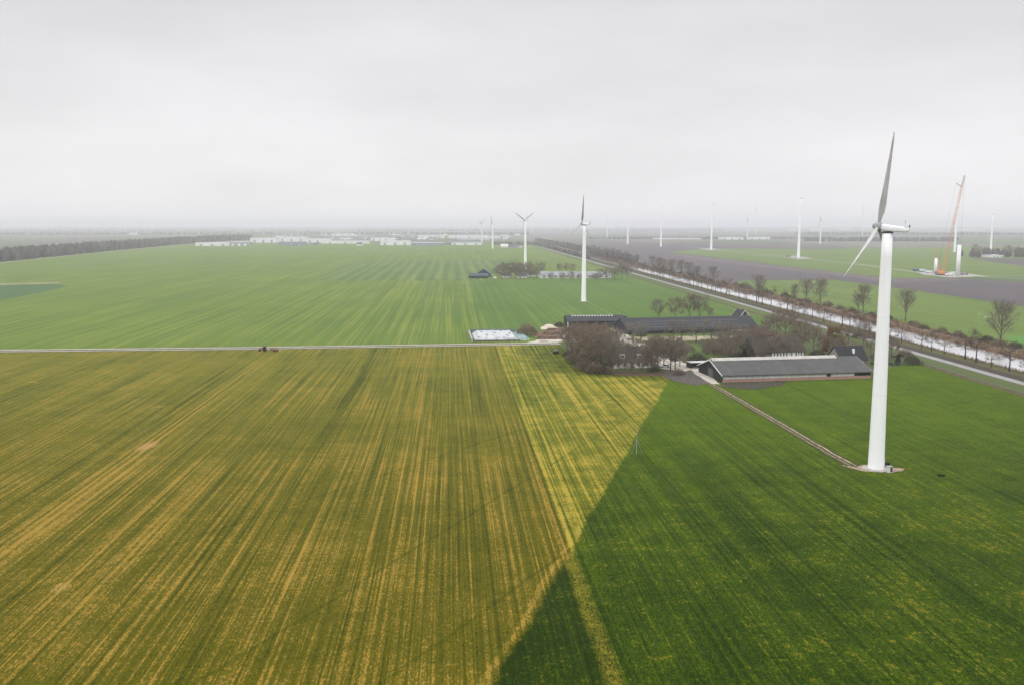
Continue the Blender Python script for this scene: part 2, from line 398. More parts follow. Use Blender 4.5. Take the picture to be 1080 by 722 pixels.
    grn = t.mix(t.M('MULTIPLY', strip, 0.8), grn, (0.1976, 0.152, 0.01824))
    c = t.mix(right, west, grn)
    t.bump(add(t.M('MULTIPLY', clump, 0.6), t.M('MULTIPLY', speck, 0.6), t.M('MULTIPLY', leaf, 0.3)), 0.5, 0.8)
    return t.out(c)

P_ = lambda *px: [S(*q) for q in px]
ground = sheet('ground', [(-30000, -30000), (30000, -30000), (30000, 30000), (-30000, 30000)], -0.02, land_mat(), cell=1500)
lane_mid = [S(-320, 379.4), S(0, 370.0), S(270, 367.2), S(590, 362.2)]
upper = meadow('young_green_grass', (0.108, 0.152, 0.011), (0.058, 0.104, 0.007), (0.160, 0.178, 0.030), 1.35, 0.5, 0.3, 11.0, rowscale=1.3, mow=0.12, mow_w=9.0)
sheet('field_north', [S(-330, 378.4), S(0, 368.6), S(590, 361.5), K(-16, 160), K(-6, 240), K(-6, 3000), S(200, 258), S(0, 276), S(-330, 300)], 0.02, upper)
block_e = meadow('deep_green_grass', (0.074, 0.130, 0.011), (0.044, 0.092, 0.007), (0.125, 0.150, 0.024), 0.9, 0.4, 0.3, 50.0, rowscale=1.3, mow=0.10, mow_w=7.0)
sheet('field_east_block', [S(505, 347), S(592, 361.6), K(-18, 190), K(-9, 240), K(-9, 900), S(495, 296.5)], 0.06, block_e)
block_f = meadow('banded_far_grass', (0.0989, 0.1462, 0.02408), (0.0473, 0.0903, 0.01376), (0.1548, 0.172, 0.043), 0.7, 0.5, 0.1, 90.0, 0, 0.06, 0.8, mow=0.25, mow_w=15.0)
sheet('field_far_block', [S(338, 296), S(494, 296), S(540, 283), S(540, 274.5), S(372, 275)], 0.06, block_f)
teal = meadow('dark_green_grass', (0.045, 0.095, 0.024), (0.036, 0.08, 0.018), (0.07, 0.11, 0.03), 0.3, 0.3, 0.1, 70.0)
sheet('field_west_corner', [S(-200, 330), S(0, 317), S(40, 309.5), S(72, 302.5), S(62, 299.5), S(0, 301), S(-200, 309)], 0.06, teal)
sheet('field_strip', [S(-200, 303.5), S(0, 299.0), S(62, 297.6), S(64, 299.3), S(0, 300.8), S(-200, 306)], 0.07, plain('dry_headland', (0.20, 0.19, 0.075), 0.9, 0.2, 0.05))
# near field: one big sheet up to the lane, the farm and the canal road's ditch
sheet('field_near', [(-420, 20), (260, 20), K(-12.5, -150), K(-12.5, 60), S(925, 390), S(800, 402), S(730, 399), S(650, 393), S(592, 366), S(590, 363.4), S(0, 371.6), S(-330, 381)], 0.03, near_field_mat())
# fields beyond the canal
plough = meadow('ploughed_earth', (0.080, 0.0625, 0.067), (0.056, 0.044, 0.047), (0.0989, 0.0817, 0.07912), 0.35, 0.3, 0.15, 5.0, 0, 0.1)
pasture = meadow('far_pasture', (0.1032, 0.1462, 0.0215), (0.0688, 0.1118, 0.01548), (0.1548, 0.172, 0.043), 0.5, 0.5, 0.3, 31.0)
sheet('field_beyond_canal', [K(56, -330), K(56, 620), S(781, 296.2), S(880, 295.5), S(939, 303), S(1080, 323.4), S(1400, 365)], 0.04, pasture)
sheet('field_ploughed', [K(56, 600), S(634, 262.5), S(704, 266.5), S(766, 273.5), S(828, 281), S(880, 287), S(943, 294), S(1012, 294), S(1080, 297.5), S(1500, 318), S(1500, 377), S(1080, 323), S(939, 302.6), S(880, 295.2), S(781, 296)], 0.08, plough)
sheet('field_pale_stubble', [S(700, 267), S(766, 273.9), S(828, 281.3), S(880, 287.3), S(935, 293.4), S(1012, 294.3), S(1012, 296.2), S(935, 297.5), S(880, 290.5), S(828, 284.8), S(766, 278), S(712, 270.5)], 0.12, plain('pale_stubble', (.115, .092, .088), .95, .25, .06))
sheet('field_middle_green', [S(704, 266.2), S(745, 262.5), S(860, 263), S(1015, 260.5), S(1500, 262), S(1500, 312), S(1080, 293.5), S(1010, 293), S(943, 293.6), S(880, 286.6), S(828, 280.6), S(766, 273.2)], 0.10, pasture)
sheet('field_far_ploughed', [S(618, 257.3), S(690, 256), S(768, 259.5), S(830, 262), S(745, 262.3), S(704, 266), S(634, 262.4)], 0.14, plough)
sheet('field_side_ploughed', [S(1015, 271.8), S(1080, 273.2), S(1500, 282), S(1500, 298), S(1080, 281)], 0.16, plough)
sheet('field_bright_corner', [K(64, 60), K(64, 108), S(1060, 354), S(1090, 354.5), S(1300, 385), K(64, -60)], 0.07, meadow('fresh_green_grass', (0.0774, 0.1806, 0.0258), (0.0602, 0.1462, 0.0215), (0.1032, 0.1892, 0.043), 0.3, 0.3, 0.2, 3.0))
# lane: two pale wheel strips on a dark green middle
pale_track = plain('pale_gravel_track', (0.357, 0.3315, 0.272), 0.95, 0.2, 0.3, 0.15)
verge = plain('rough_verge', (0.045, 0.055, 0.02), 0.95, 0.4, 0.4, 0.1)
def ribbon(name, mid, w0, w1, z, mat):
    L_, R_ = [], []
    for k, p in enumerate(mid):
        d = (mid[min(k + 1, len(mid) - 1)] - mid[max(k - 1, 0)]).normalized(); n = Vector((-d.y, d.x, 0))
        L_.append(p + n * w1); R_.append(p + n * w0)
    return sheet(name, R_ + L_[::-1], z, mat)
ribbon('lane_verge', lane_mid, -5.5, 5.5, 0.05, verge)
ribbon('lane_track', lane_mid, 1.6, 5.0, 0.09, pale_track)
ribbon('lane_ditch', lane_mid, -1.4, 1.5, 0.07, plain('ditch_mud', (0.028, 0.03, 0.016), 0.9, 0.4, 0.3))
ribbon('lane_path', lane_mid, -4.1, -1.6, 0.09, pale_track)

# canal: road, verges, banks, water
asphalt = plain('worn_asphalt', (0.24, 0.236, 0.232), 0.9, 0.15, 0.15, 0.2)
def krib(name, w0, w1, z, mat, q0=-340, q1=2350, step=150):
    qs = [q0 + (q1 - q0) * k / 24 for k in range(25)]
    return sheet(name, [K(w0, q) for q in qs] + [K(w1, q) for q in reversed(qs)], z, mat)
krib('verge', -9.0, 3.2, 0.10, meadow('verge_grass', (0.086, 0.1075, 0.0301), (0.0602, 0.0731, 0.0215), (0.1548, 0.129, 0.0516), 0.5, 0.4, 0.4, 8.0))
krib('ditch', -16.5, -12.0, 0.09, plain('ditch_growth', (0.085, 0.068, 0.035), 0.95, 0.5, 0.35, 0.1))
krib('canal_road', -2.3, 2.3, 0.16, asphalt)
krib('bank_mud', 3.2, 9.2, 0.18, plain('dark_leaf_mould', (0.062, 0.046, 0.038), 0.95, 0.3, 0.4, 0.1))
krib('bank_grass', 9.2, 17.3, 0.20, meadow('bank_grass', (0.086, 0.086, 0.0258), (0.0516, 0.0602, 0.0172), (0.1892, 0.1204, 0.0473), 0.3, 0.6, 0.7, 14.0))
def water_mat():
    t = NT('canal_water', 0.08, 0.9); p = t.pos()
    t.b.inputs['IOR'].default_value = 1.38
    t.bump(t.noise(p, 0.6, 4, 0.6), 0.02, 0.35)
    c = t.mix(t.mr(t.noise(p, 0.05, 4, 0.6), 0.35, 0.7), (0.42, 0.42, 0.43), (0.30, 0.30, 0.30))  # pale base colour stands in for part of the sky's reflection
    return t.out(c)
krib('canal_water', 16.8, 42.0, 0.26, water_mat())
def berm(name, w0, w1, w2, h, mat):
    b = MB(); rnd = random.Random(5); qs = [-340 + k * 9 for k in range(300)]; rows = []
    for q in qs:
        o = rnd.uniform(-0.7, 0.7)
        rows.append([K(w0 + o, q, 0.2), K(w1 + o * 0.4, q, h * rnd.uniform(0.8, 1.15)), K(w2, q, 0.1)])
    for r in rows: b.v += [tuple(p) for p in r]
    for k in range(len(qs) - 1):
        i = k * 3; b.f += [(i, i + 3, i + 4, i + 1), (i + 1, i + 4, i + 5, i + 2)]
    o = b.build(name, mat); o['kind'] = 'structure'; return o
berm('far_bank', 38.0, 46.0, 60.0, 1.6, plain('reed_bank', (0.15, 0.105, 0.068), 0.95, 0.45, 0.25, 0.1))

# ------------------------------------------------------------------ haze
def haze():
    m = bpy.data.materials.new('haze_air'); m.use_nodes = True; t = m.node_tree; t.nodes.clear()
    v = t.nodes.new('ShaderNodeVolumePrincipled'); v.inputs['Color'].default_value = (0.93, 0.932, 1.0, 1)
    v.inputs['Density'].default_value = 0.00015; v.inputs['Anisotropy'].default_value = 0.65
    o = t.nodes.new('ShaderNodeOutputMaterial'); t.links.new(v.outputs[0], o.inputs['Volume'])
    b = MB(); b.box(-30500, 30500, -30500, 30500, -1.0, 137.0)
    h = b.build('haze', m); tag(h, 'pale winter haze over the flat land', 'haze', kind='stuff'); return h
haze()

# ------------------------------------------------------------------ plants
def bark(name, col): return plain(name, col, 0.95, 0.35, 1.2, 0.1)
BARK = bark('grey_brown_bark', (0.085, 0.068, 0.055)); TWIG = bark('brown_twigs', (0.19, 0.14, 0.10))
TWIG_RED = bark('reddish_twigs', (0.14, 0.082, 0.05)); TWIG_GREY = bark('grey_twigs', (0.175, 0.15, 0.115))
BARK_DARK = bark('dark_bark', (0.045, 0.037, 0.032))
def rdir(rnd, d, a):
    """a direction turned away from d by about the angle a"""
    d = Vector(d).normalized(); s = d.orthogonal().normalized(); q = d.cross(s); f = rnd.uniform(0, 2 * math.pi)
    return (d * math.cos(a) + (s * math.cos(f) + q * math.sin(f)) * math.sin(a)).normalized()
def twig(mb, rnd, p, d, ln, w):
    s = d.cross(Vector((rnd.uniform(-1, 1), rnd.uniform(-1, 1), rnd.uniform(-1, 1)))).normalized() * w * 0.5
    m = p + d * ln * 0.55 + Vector((rnd.uniform(-1, 1), rnd.uniform(-1, 1), rnd.uniform(-0.5, 1))) * ln * 0.07
    e = p + d * ln + Vector((rnd.uniform(-1, 1), rnd.uniform(-1, 1), rnd.uniform(-0.3, 1))) * ln * 0.14
    i = len(mb.v); mb.v += [tuple(p - s), tuple(p + s), tuple(m + s * 0.7), tuple(m - s * 0.7), tuple(e)]
    mb.f += [(i, i + 1, i + 2, i + 3), (i + 3, i + 2, i + 4)]
def bare_tree(seed, h, clear, rad, limbs=9, sec=7, ter=5, tw=5, up=0.5, lean=0.6, tw_w=0.05, r0=None):
    rnd = random.Random(seed); T, Cn = MB(), MB(); r0 = r0 or h * 0.019
    top = Vector((rnd.uniform(-.3, .3), rnd.uniform(-.3, .3), h * 0.78))
    pts = [Vector((0, 0, -0.2)), Vector((rnd.uniform(-.1, .1), 0, clear)), top * 0.75 + Vector((rnd.uniform(-.3, .3), rnd.uniform(-.3, .3), 0)), top]
    T.tube(pts, [r0 * 1.25, r0 * 0.85, r0 * 0.45, r0 * 0.12], 6)
    tips = []
    for k in range(limbs):
        t = (k + rnd.random() * 0.6) / limbs
        z = clear + (h * 0.74 - clear) * t ** 1.15
        az = k * 2.4 + rnd.uniform(-.4, .4)
        el = lean * (1.15 - 0.55 * t) + rnd.uniform(-.12, .12)
        d = Vector((math.cos(az) * math.sin(el), math.sin(az) * math.sin(el), math.cos(el)))
        reach = rad / max(0.35, math.sin(el)) * rnd.uniform(0.62, 0.95)
        ln = min(reach, (h - z) / max(0.25, math.cos(el)) * 0.93)
        b = Vector((0, 0, z)); m = b + d * ln * 0.5 + Vector((0, 0, rnd.uniform(-.2, .3))); e = b + d * ln + Vector((0, 0, up * rnd.uniform(0, .8)))
        rl = r0 * (0.48 - 0.22 * t); T.tube([b, m, e], [rl, rl * 0.62, rl * 0.2], 5)
        for j in range(sec):
            u = 0.3 + 0.7 * (j + rnd.random()) / sec
            p = b.lerp(m, u * 2) if u < .5 else m.lerp(e, u * 2 - 1)
            d2 = (rdir(rnd, d, rnd.uniform(0.45, 0.95)) + Vector((0, 0, up * 0.45))).normalized()
            l2 = ln * rnd.uniform(0.28, 0.46) * (1.15 - 0.5 * u) + 0.5; e2 = p + d2 * l2; r2 = rl * 0.35
            Cn.tube([p, p.lerp(e2, .5) + Vector((0, 0, rnd.uniform(-.1, .15))), e2], [r2, r2 * .6, r2 * .25], 3, False)
            for q in range(ter):
                v = 0.25 + 0.75 * (q + rnd.random()) / ter
                p3 = p.lerp(e2, v); d3 = (rdir(rnd, d2, rnd.uniform(0.4, 0.9)) + Vector((0, 0, up * 0.3))).normalized(); l3 = l2 * rnd.uniform(.35, .55) + .35
                twig(Cn, rnd, p3, d3, l3, tw_w * 1.2)
                for w in range(tw):
                    p4 = p3 + d3 * l3 * rnd.uniform(.25, 1.0)
                    twig(Cn, rnd, p4, (rdir(rnd, d3, rnd.uniform(.35, .9)) + Vector((0, 0, up * .2))).normalized(), rnd.uniform(.5, 1.15) * (0.5 + h / 24), tw_w)
                    tips.append(p4)
    return T, Cn, tips
class Kind:
    """one plant built with its parts, then copied wherever that plant grows"""
    def __init__(s, name, cat, parts): s.name, s.cat, s.parts, s.src = name, cat, parts, None
    def put(s, loc, label, group, sc=1.0, rz=0.0, sz=None):
        if s.src is None:
            o = empty(s.name, loc); KIDS[o.name] = []
            for pn, mb, m in s.parts: mb.build(pn, m, o)
            s.src = o
        else: o = copy_tree(s.src)
        o.location = loc; o.rotation_euler = (0, 0, rz); o.scale = (sc, sc, sz or sc)
        return tag(o, label, s.cat, group)
def tree_kind(name, seed, m_tw, m_bk=BARK, **k):
    T, Cn, _ = bare_tree(seed, **k); return Kind(name, 'tree', [('trunk', T, m_bk), ('crown', Cn, m_tw)])
TWIG_DARK = bark('dark_brown_twigs', (0.075, 0.054, 0.044))
road_kinds = [tree_kind('roadside_tree', 11 + k, (TWIG_DARK, TWIG_DARK, TWIG_RED)[k % 3], BARK_DARK, h=13.0, clear=5.2, rad=4.7, limbs=10, sec=7, ter=5, tw=4, up=0.1, lean=1.2, tw_w=0.05, r0=0.27) for k in range(3)]
tall_kinds = [tree_kind('tall_bare_tree', 31 + k, TWIG_GREY, BARK, h=18.5, clear=3.5, rad=6.6, limbs=15, sec=9, ter=5, tw=5, up=0.6, lean=0.62, tw_w=0.075, r0=0.36) for k in range(2)]
yard_kinds = [tree_kind('bare_tree', 51 + k, (TWIG, TWIG_GREY, TWIG)[k], BARK, h=12.0, clear=2.0, rad=5.0, limbs=12, sec=8, ter=6, tw=5, up=0.35, lean=0.85, tw_w=0.075, r0=0.24) for k in range(3)]
fruit_kind = tree_kind('fruit_tree', 71, TWIG_GREY, BARK_DARK, h=6.5, clear=1.6, rad=3.6, limbs=8, sec=7, ter=5, tw=4, up=0.1, lean=1.1, tw_w=0.05, r0=0.2)
def bush_parts(seed, h, rad, n=900, m=TWIG):
    rnd = random.Random(seed); st_, fo = MB(), MB()
    for k in range(9):
        a = rnd.uniform(0, 6.3); d = Vector((math.cos(a) * .5, math.sin(a) * .5, 1)).normalized()
        b = Vector((math.cos(a), math.sin(a), 0)) * rad * .25; st_.tube([b, b + d * h * .6], [.07, .02], 4)
    for k in range(n):
        a = rnd.uniform(0, 6.3); rr = rad * math.sqrt(rnd.random()); zz = h * (1 - (rr / rad) ** 2 * .75) * rnd.uniform(.25, .95)
        p = Vector((math.cos(a) * rr, math.sin(a) * rr, zz)); d = Vector((math.cos(a) * rr / rad, math.sin(a) * rr / rad, .7)) + Vector((rnd.uniform(-.6, .6), rnd.uniform(-.6, .6), rnd.uniform(-.3, .4)))
        twig(fo, rnd, p, d.normalized(), rnd.uniform(.5, 1.1), .075)
    return [('stem', st_, BARK_DARK), ('foliage', fo, m)]
bush_kinds = [Kind('bare_bush', 'bush', bush_parts(81, 3.4, 2.6, 1100, TWIG)), Kind('bare_bush', 'bush', bush_parts(82, 2.6, 2.4, 1000, bark('olive_twigs', (0.085, 0.085, 0.05))))]
EVER = plain('dark_evergreen', (0.018, 0.026, 0.014), 0.9, 0.4, 1.5, 0.15)
def leaf_parts(seed, h, rad, m, n=3000, sz=.28):
    T, Cn, tips = bare_tree(seed, h, 2.2, rad, 11, 8, 5, 5, .4, .9, .05); rnd = random.Random(seed); fo = MB()
    for k in range(n):
        p = rnd.choice(tips) + Vector((rnd.gauss(0, .35), rnd.gauss(0, .35), rnd.gauss(0, .3)))
        a = Vector((rnd.uniform(-1, 1), rnd.uniform(-1, 1), rnd.uniform(-1, 1))).normalized(); b = a.orthogonal().normalized(); s = sz * rnd.uniform(.5, 1.2)
        fo.face([p - a * s, p + b * s * .6, p + a * s, p - b * s * .6])
    return [('trunk', T, BARK_DARK), ('branches', Cn, TWIG), ('foliage', fo, m)]
oak_kind = Kind('oak_tree', 'tree', leaf_parts(91, 13, 5.4, plain('withered_oak_leaves', (0.15, 0.082, 0.03), 0.9, 0.5, 1.0, 0.1), 5200, .3))
conifer_mb = MB(); conifer_tr = MB(); conifer_tr.tube([(0, 0, -.1), (0, 0, 6.4)], [.2, .04], 6)
_r = random.Random(7)
for _k in range(1500):
    _z = 0.4 + 6.4 * _r.random() ** 1.3; _a = _r.uniform(0, 6.3); _q = 2.3 * (1 - _z / 7.1) * math.sqrt(_r.random())
    twig(conifer_mb, _r, Vector((math.cos(_a) * _q, math.sin(_a) * _q, _z)), Vector((math.cos(_a), math.sin(_a), _r.uniform(-.3, .5))).normalized(), _r.uniform(.4, .9), .2)
conifer_kind = Kind('conifer', 'tree', [('trunk', conifer_tr, BARK_DARK), ('foliage', conifer_mb, EVER)])
RND = random.Random(2024)

# trees in one row between the canal road and the water
q, k = -62.0, 1
while q < 1330:
    w = 11.3 + RND.uniform(-.6, .6)
    sc = RND.choice((RND.uniform(0.55, 0.8), RND.uniform(0.85, 1.05), RND.uniform(1.0, 1.25)))
    road_kinds[k % 3 if k != 4 else 2].put(K(w, q, .2), 'bare crooked tree between canal road and water, %s in the row from its near end' % ordw(k), 'bare trees lining the canal road', sc, RND.uniform(0, 6.3), sc * RND.uniform(.9, 1.1))
    q += RND.choice((RND.uniform(8.5, 12), RND.uniform(11, 15), RND.uniform(16, 22))) * (1 + max(0, q) / 2600); k += 1
# tall trees on the far bank
far_list = [(1055, 366, 1.05), (955, 338, 0.92), (910, 330, .9), (905, 329, .6), (865, 322, .95), (850, 319, .9), (838, 317, .6), (800, 314.5, .9), (752, 301.5, .9), (786, 310, .5),
            (735, 296, .8), (726, 293, .9), (718, 291.5, .95), (708, 289.5, .85), (700, 287.5, .8), (695, 286, .95), (688, 284, .9), (672, 279, .7), (660, 277, .85), (652, 275, .95), (646, 273.5, .9), (640, 272, .8),
            (632, 270, .85), (626, 268.8, .9), (620, 267.6, .8), (614, 266.5, .9), (608, 265.4, .8), (602, 264.4, .85)]
for k, (px, py, sc) in enumerate(far_list, 1):
    g = S(px, py)
    tall_kinds[k % 2].put((g.x, g.y, .3), 'tall bare tree on the far canal bank, %s from the near end of that bank' % ordw(k), 'tall bare trees on the far canal bank', sc, RND.uniform(0, 6.3), sc * RND.uniform(.95, 1.08))
# bushes along the far bank
for k in range(1, 71):
    q = -20 + (k - 1) * 14.5 + RND.uniform(-5, 5) + (k > 40) * (k - 40) * 8
    bush_kinds[k % 2].put(K(56 + RND.uniform(-7, 4), q, .3), 'leafless bush in the reedy far canal bank, %s from the near end' % ordw(k), 'bushes along the far canal bank', RND.uniform(.7, 1.5), RND.uniform(0, 6.3))
# reeds
def reeds():
    rnd = random.Random(3); b = MB()
    def stalk(p, h):
        a = rnd.uniform(0, 3.14); s = Vector((math.cos(a), math.sin(a), 0)) * .09; t = Vector((rnd.uniform(-.25, .25), rnd.uniform(-.25, .25), h))
        b.face([p - s, p + s, p + t + s * .8, p + t - s * .8])
    for k in range(26000):
        q = -160 + 1500 * rnd.random() ** 1.6
        stalk(K(rnd.uniform(37.5, 55) - 1.5 * math.sin(q * .09), q, .5), rnd.uniform(.8, 2.1))
    for k in range(9000):
        q = -160 + 1500 * rnd.random() ** 1.6
        stalk(K(rnd.gauss(15.6, .9), q, .2), rnd.uniform(.4, 1.3))
    t = NT('dead_reeds', .95, .1); p = t.pos()
    m = t.out(t.mix(t.mr(t.noise(p, .12, 4, .6), .35, .68), (0.13, 0.082, 0.05), (0.25, 0.175, 0.10)))
    tag(b.build('reeds', m), 'dead brown reeds along both canal banks', 'reeds', kind='stuff')
reeds()

# far woods: belts of crowns that read as one mass
def belt(name, pts, width, h, step, mat, label, seed=1):
    rnd = random.Random(seed); b = MB()
    for a, c in zip(pts, pts[1:]):
        d = c - a; n = Vector((-d.y, d.x, 0)).normalized(); L_ = d.length
        x = 0.0
        while x < L_:
            for r in range(3 if width > 12 else 2):
                p = a + d * (x / L_) + n * rnd.uniform(-width / 2, width / 2); hh = h * rnd.uniform(.62, 1.08); rr = hh * rnd.uniform(.16, .26)
                i = len(b.v); m = 6; a0 = rnd.uniform(0, 1)
                for zz, k in ((0, .6), (.3, 1.0), (.62, .9), (.88, .5)):
                    for j in range(m):
                        t = a0 + j * 6.283 / m; w = rr * k * rnd.uniform(.7, 1.25)
                        b.v.append((p.x + math.cos(t) * w, p.y + math.sin(t) * w, hh * zz))
                b.v.append((p.x, p.y, hh))
                for l in range(3):
                    for j in range(m):
                        e = (j + 1) % m; b.f.append((i + l * m + j, i + l * m + e, i + l * m + m + e, i + l * m + m + j))
                for j in range(m): b.f.append((i + 3 * m + j, i + 3 * m + (j + 1) % m, i + 4 * m))
            x += step * rnd.uniform(.6, 1.4)
    return tag(b.build(name, mat), label, 'wood', kind='stuff')
ribbon('belt_verge', [S(-340, 306.5), S(0, 277.3), S(120, 265.0), S(200, 257.6)], -4, 4, 0.12, plain('pale_field_edge', (.30, .28, .22), .95, .2, .02))
WOOD = plain('bare_wood', (0.085, 0.075, 0.07), 0.95, .45, .05, .05)
belt('woodland_belt', [S(-340, 304), S(0, 275.5), S(120, 263.6), S(200, 256.5), S(262, 252.5)], 45, 23, 6, WOOD, 'long dark belt of bare trees beyond the west fields', 21)
for k, (x0, x1, y, h, lab) in enumerate(((-200, 560, 247.5, 16, 'hazy row of trees behind the village'), (0, 330, 244.5, 18, 'hazy distant wood past the village'), (380, 760, 244, 20, 'faint wood at the head of the canal'),
                                  (-300, 420, 241.5, 22, 'faint blue wood far out to the north-west'), (560, 1300, 241.5, 20, 'faint blue wood far beyond the wind turbines'), (620, 880, 252.5, 11, 'hazy hedgerow behind the ploughed field'),
                                  (850, 1010, 254.5, 17, 'hazy wood beyond the green field north of the crane'), (840, 1400, 248, 18, 'grey wood stretching east beyond the crane'), (-350, 1400, 241.8, 24, 'thin blue line of woods close under the horizon'), (-350, 1400, 239.9, 38, 'faintest line of woods along the horizon itself'), (1020, 1100, 271, 17, 'dark wood beside the farm east of the crane'),
                                  (520, 600, 258.5, 11, 'hazy trees at the village edge by the canal'))):
    n = max(2, int((x1 - x0) / 120) + 1); pts = [S(x0 + (x1 - x0) * j / n, y + RND.uniform(-.25, .25)) for j in range(n + 1)]
    D = pts[0].length; belt('distant_wood', pts, 60 if D < 6000 else 250, h, max(7, D * .0016), WOOD, lab, 100 + k)
pts = [K(58, 1150 + 150 * j) for j in range(14)]
belt('distant_trees', pts, 14, 14, 7, WOOD, 'grey mass of trees lining the far end of the canal', 77)
belt('distant_trees', [K(11, 1340 + 150 * j) for j in range(9)], 5, 9, 9, WOOD, 'merging far trees along the canal road', 78)
#@@PART2
# ------------------------------------------------------------------ wind turbines
def turbine(base, hub_h, psi, tilt, phi, L, over, label, group=None, r0=1.98, r1=1.22, rotor=True, nac=7.6, door=True, blade=None):
    o = empty('wind_turbine', base, 0, label, 'wind turbine', group); KIDS[o.name] = []
    a = Vector((math.cos(psi) * math.cos(tilt), math.sin(psi) * math.cos(tilt), math.sin(tilt)))
    s = Vector((0, 0, 1)).cross(a).normalized(); u = a.cross(s)
    top = hub_h - 1.35
    tw = MB(); tw.lathe([(r0 * 1.02, 0), (r0, 0.4)] + [(r0 + (r1 - r0) * k / 10, top * k / 10) for k in range(1, 11)], 32)
    tw.build('tower', TOWER, o, smooth=True)
    ft = MB(); ft.lathe([(r0 * 1.7, -.3), (r0 * 1.7, .16), (r0 * 1.05, .2)], 28); ft.build('foundation', CONCRETE, o)
    yaw = MB(); yaw.lathe([(r1 * 1.05, 0), (r1 * 1.15, .25), (r1 * 1.0, .5)], 24, c=(0, 0, top)); yaw.build('yaw_ring', DARK_STEEL, o, smooth=True)
    H0 = Vector((0, 0, hub_h))
    n = MB(); prof = []
    back = -nac + over
    for q, wy, z0, z1 in ((over - .9, .75, -.75, .75), (over - 1.6, 1.0, -.85, .78), (0, 1.05, -.92, .75), (back * .6, 1.0, -.72, .72), (back * .95, .8, -.4, .7), (back, .6, -.25, .6)):
        i = len(n.v); c = H0 + a * q
        for j in range(12):
            t = j * 6.2832 / 12; cx, cy = math.cos(t), math.sin(t)
            sx = math.copysign(abs(cx) ** .55, cx); sy = math.copysign(abs(cy) ** .55, cy)
            n.v.append(tuple(c + s * (sx * wy) + u * ((z0 + z1) / 2 + sy * (z1 - z0) / 2)))
        prof.append(i)
    for q, w in zip(prof, prof[1:]):
        for j in range(12): n.f.append((q + j, q + (j + 1) % 12, w + (j + 1) % 12, w + j))
    n.f.append(tuple(prof[0] + j for j in range(12))); n.f.append(tuple(prof[-1] + j for j in range(12)))
    nc = n.build('nacelle', WHITE_PAINT, o, smooth=False); KIDS[nc.name] = []
    cb = MB(); cb.obox(H0 + a * (back * .86) + u * 1.1, a * .55, s * .7, u * .42); cb.build('cooler', WHITE_PAINT, nc)
    vt = MB(); vt.obox(H0 + a * (back * .86 - .57) + u * 1.1, a * .03, s * .5, u * .28); vt.build('vent', DARK_STEEL, nc)
    mst = MB(); p = H0 + a * (back * .78) + u * .85; mst.tube([p, p + Vector((0, 0, 1.5))], .05, 5); mst.build('wind_vane', DARK_STEEL, nc)
    if rotor:
        hb = MB(); rg = []
        for q, r in ((over - .95, .95), (over - .3, 1.1), (over + .5, 1.0), (over + 1.1, .6), (over + 1.4, .12)):
            rg.append(len(hb.v))
            for j in range(16):
                t = j * 6.2832 / 16; hb.v.append(tuple(H0 + a * q + (s * math.cos(t) + u * math.sin(t)) * r))
        for q, w in zip(rg, rg[1:]):
            for j in range(16): hb.f.append((q + j, q + (j + 1) % 16, w + (j + 1) % 16, w + j))
        hb.f.append(tuple(rg[0] + j for j in range(16))); hb.f.append(tuple(rg[-1] + j for j in range(16)))
        hb.build('hub', GREY_STEEL, o, smooth=True)
        for k in range(3):
            t = phi + k * 2.0944; r = u * math.cos(t) + s * math.sin(t); tg = r.cross(a)
            for nm, f0, f1, m in (('blade', 0.03, 1.0, blade or BLADE),):
                b = MB(); rg = []
                for f, ch, th in ((.03, .9, .9), (.08, 1.05, .8), (.16, 1.75, .5), (.24, 1.95, .38), (.45, 1.45, .25), (.7, 1.0, .16), (.9, .62, .09), (.98, .35, .05), (1.0, .08, .02)):
                    tws = math.radians(22 * (1 - f) + 40); cd = tg * math.cos(tws) + a * math.sin(tws); nd = r.cross(cd)
                    c = H0 + a * (over + f * f * 0.35) + r * (L * f); rg.append(len(b.v))
                    for j in range(10):
                        q = j * 6.2832 / 10; b.v.append(tuple(c + cd * (math.cos(q) * ch * .43 - ch * .12) + nd * (math.sin(q) * th * .5)))
                for q, w in zip(rg, rg[1:]):
                    for j in range(10): b.f.append((q + j, q + (j + 1) % 10, w + (j + 1) % 10, w + j))
                b.f.append(tuple(rg[-1] + j for j in range(10))); b.build(nm, m, o, smooth=True)
    if door:
        d = MB(); d.obox((r0, .1, 1.75), (.09, 0, 0), (0, .5, 0), (0, 0, 1.1)); dr = d.build('door', plain('door_grey', (.5, .5, .5), .5), o)
    return o
PSI = R(144)
TB = Vector((93.3, 234.8, 0))
turbine(TB, 61.2, PSI, R(8), R(1.0), 23.3, 2.4, 'large white wind turbine nearest the camera, standing on a sandy pad in dark green grass', 'working three-bladed wind turbines')
turbine((58.3, 761.9, 0), 62.5, R(148), R(3), R(-3), 23.5, 2.4, 'white three-bladed wind turbine in the green field behind the long dark barns', 'working three-bladed wind turbines', blade=BLADE_GREY)
turbine((18.4, 1300, 0), 68, R(132), R(5), R(61), 21.5, 2.4, 'white wind turbine with Y-shaped rotor rising behind the grove of the middle farm', 'working three-bladed wind turbines', blade=BLADE_GREY)
for px, py, hh, ph, lab in ((519.6, 262.4, 64, 20, 'hazy wind turbine at the field edge just before the village houses'), (508.4, 256, 66, 70, 'faint wind turbine among the white factory roofs of the village'),
                            (865, 257.2, 74, 40, 'small faint wind turbine beside the far wood north of the pasture'), (788, 252.2, 80, 95, 'small faint wind turbine in front of pale glasshouse roofs'),
                            (909.5, 248.6, 140, 10, 'very faint large wind turbine low over the far wood near the crane'), (797, 247.5, 150, 55, 'very faint tall wind turbine between two new bare towers')):
    g = S(px, py); turbine(g, hh, R(150), R(5), R(ph), hh * .36, 2.4, lab, 'hazy wind turbines far off', 2.2, 1.4, True, 8.5, False, BLADE_GREY)
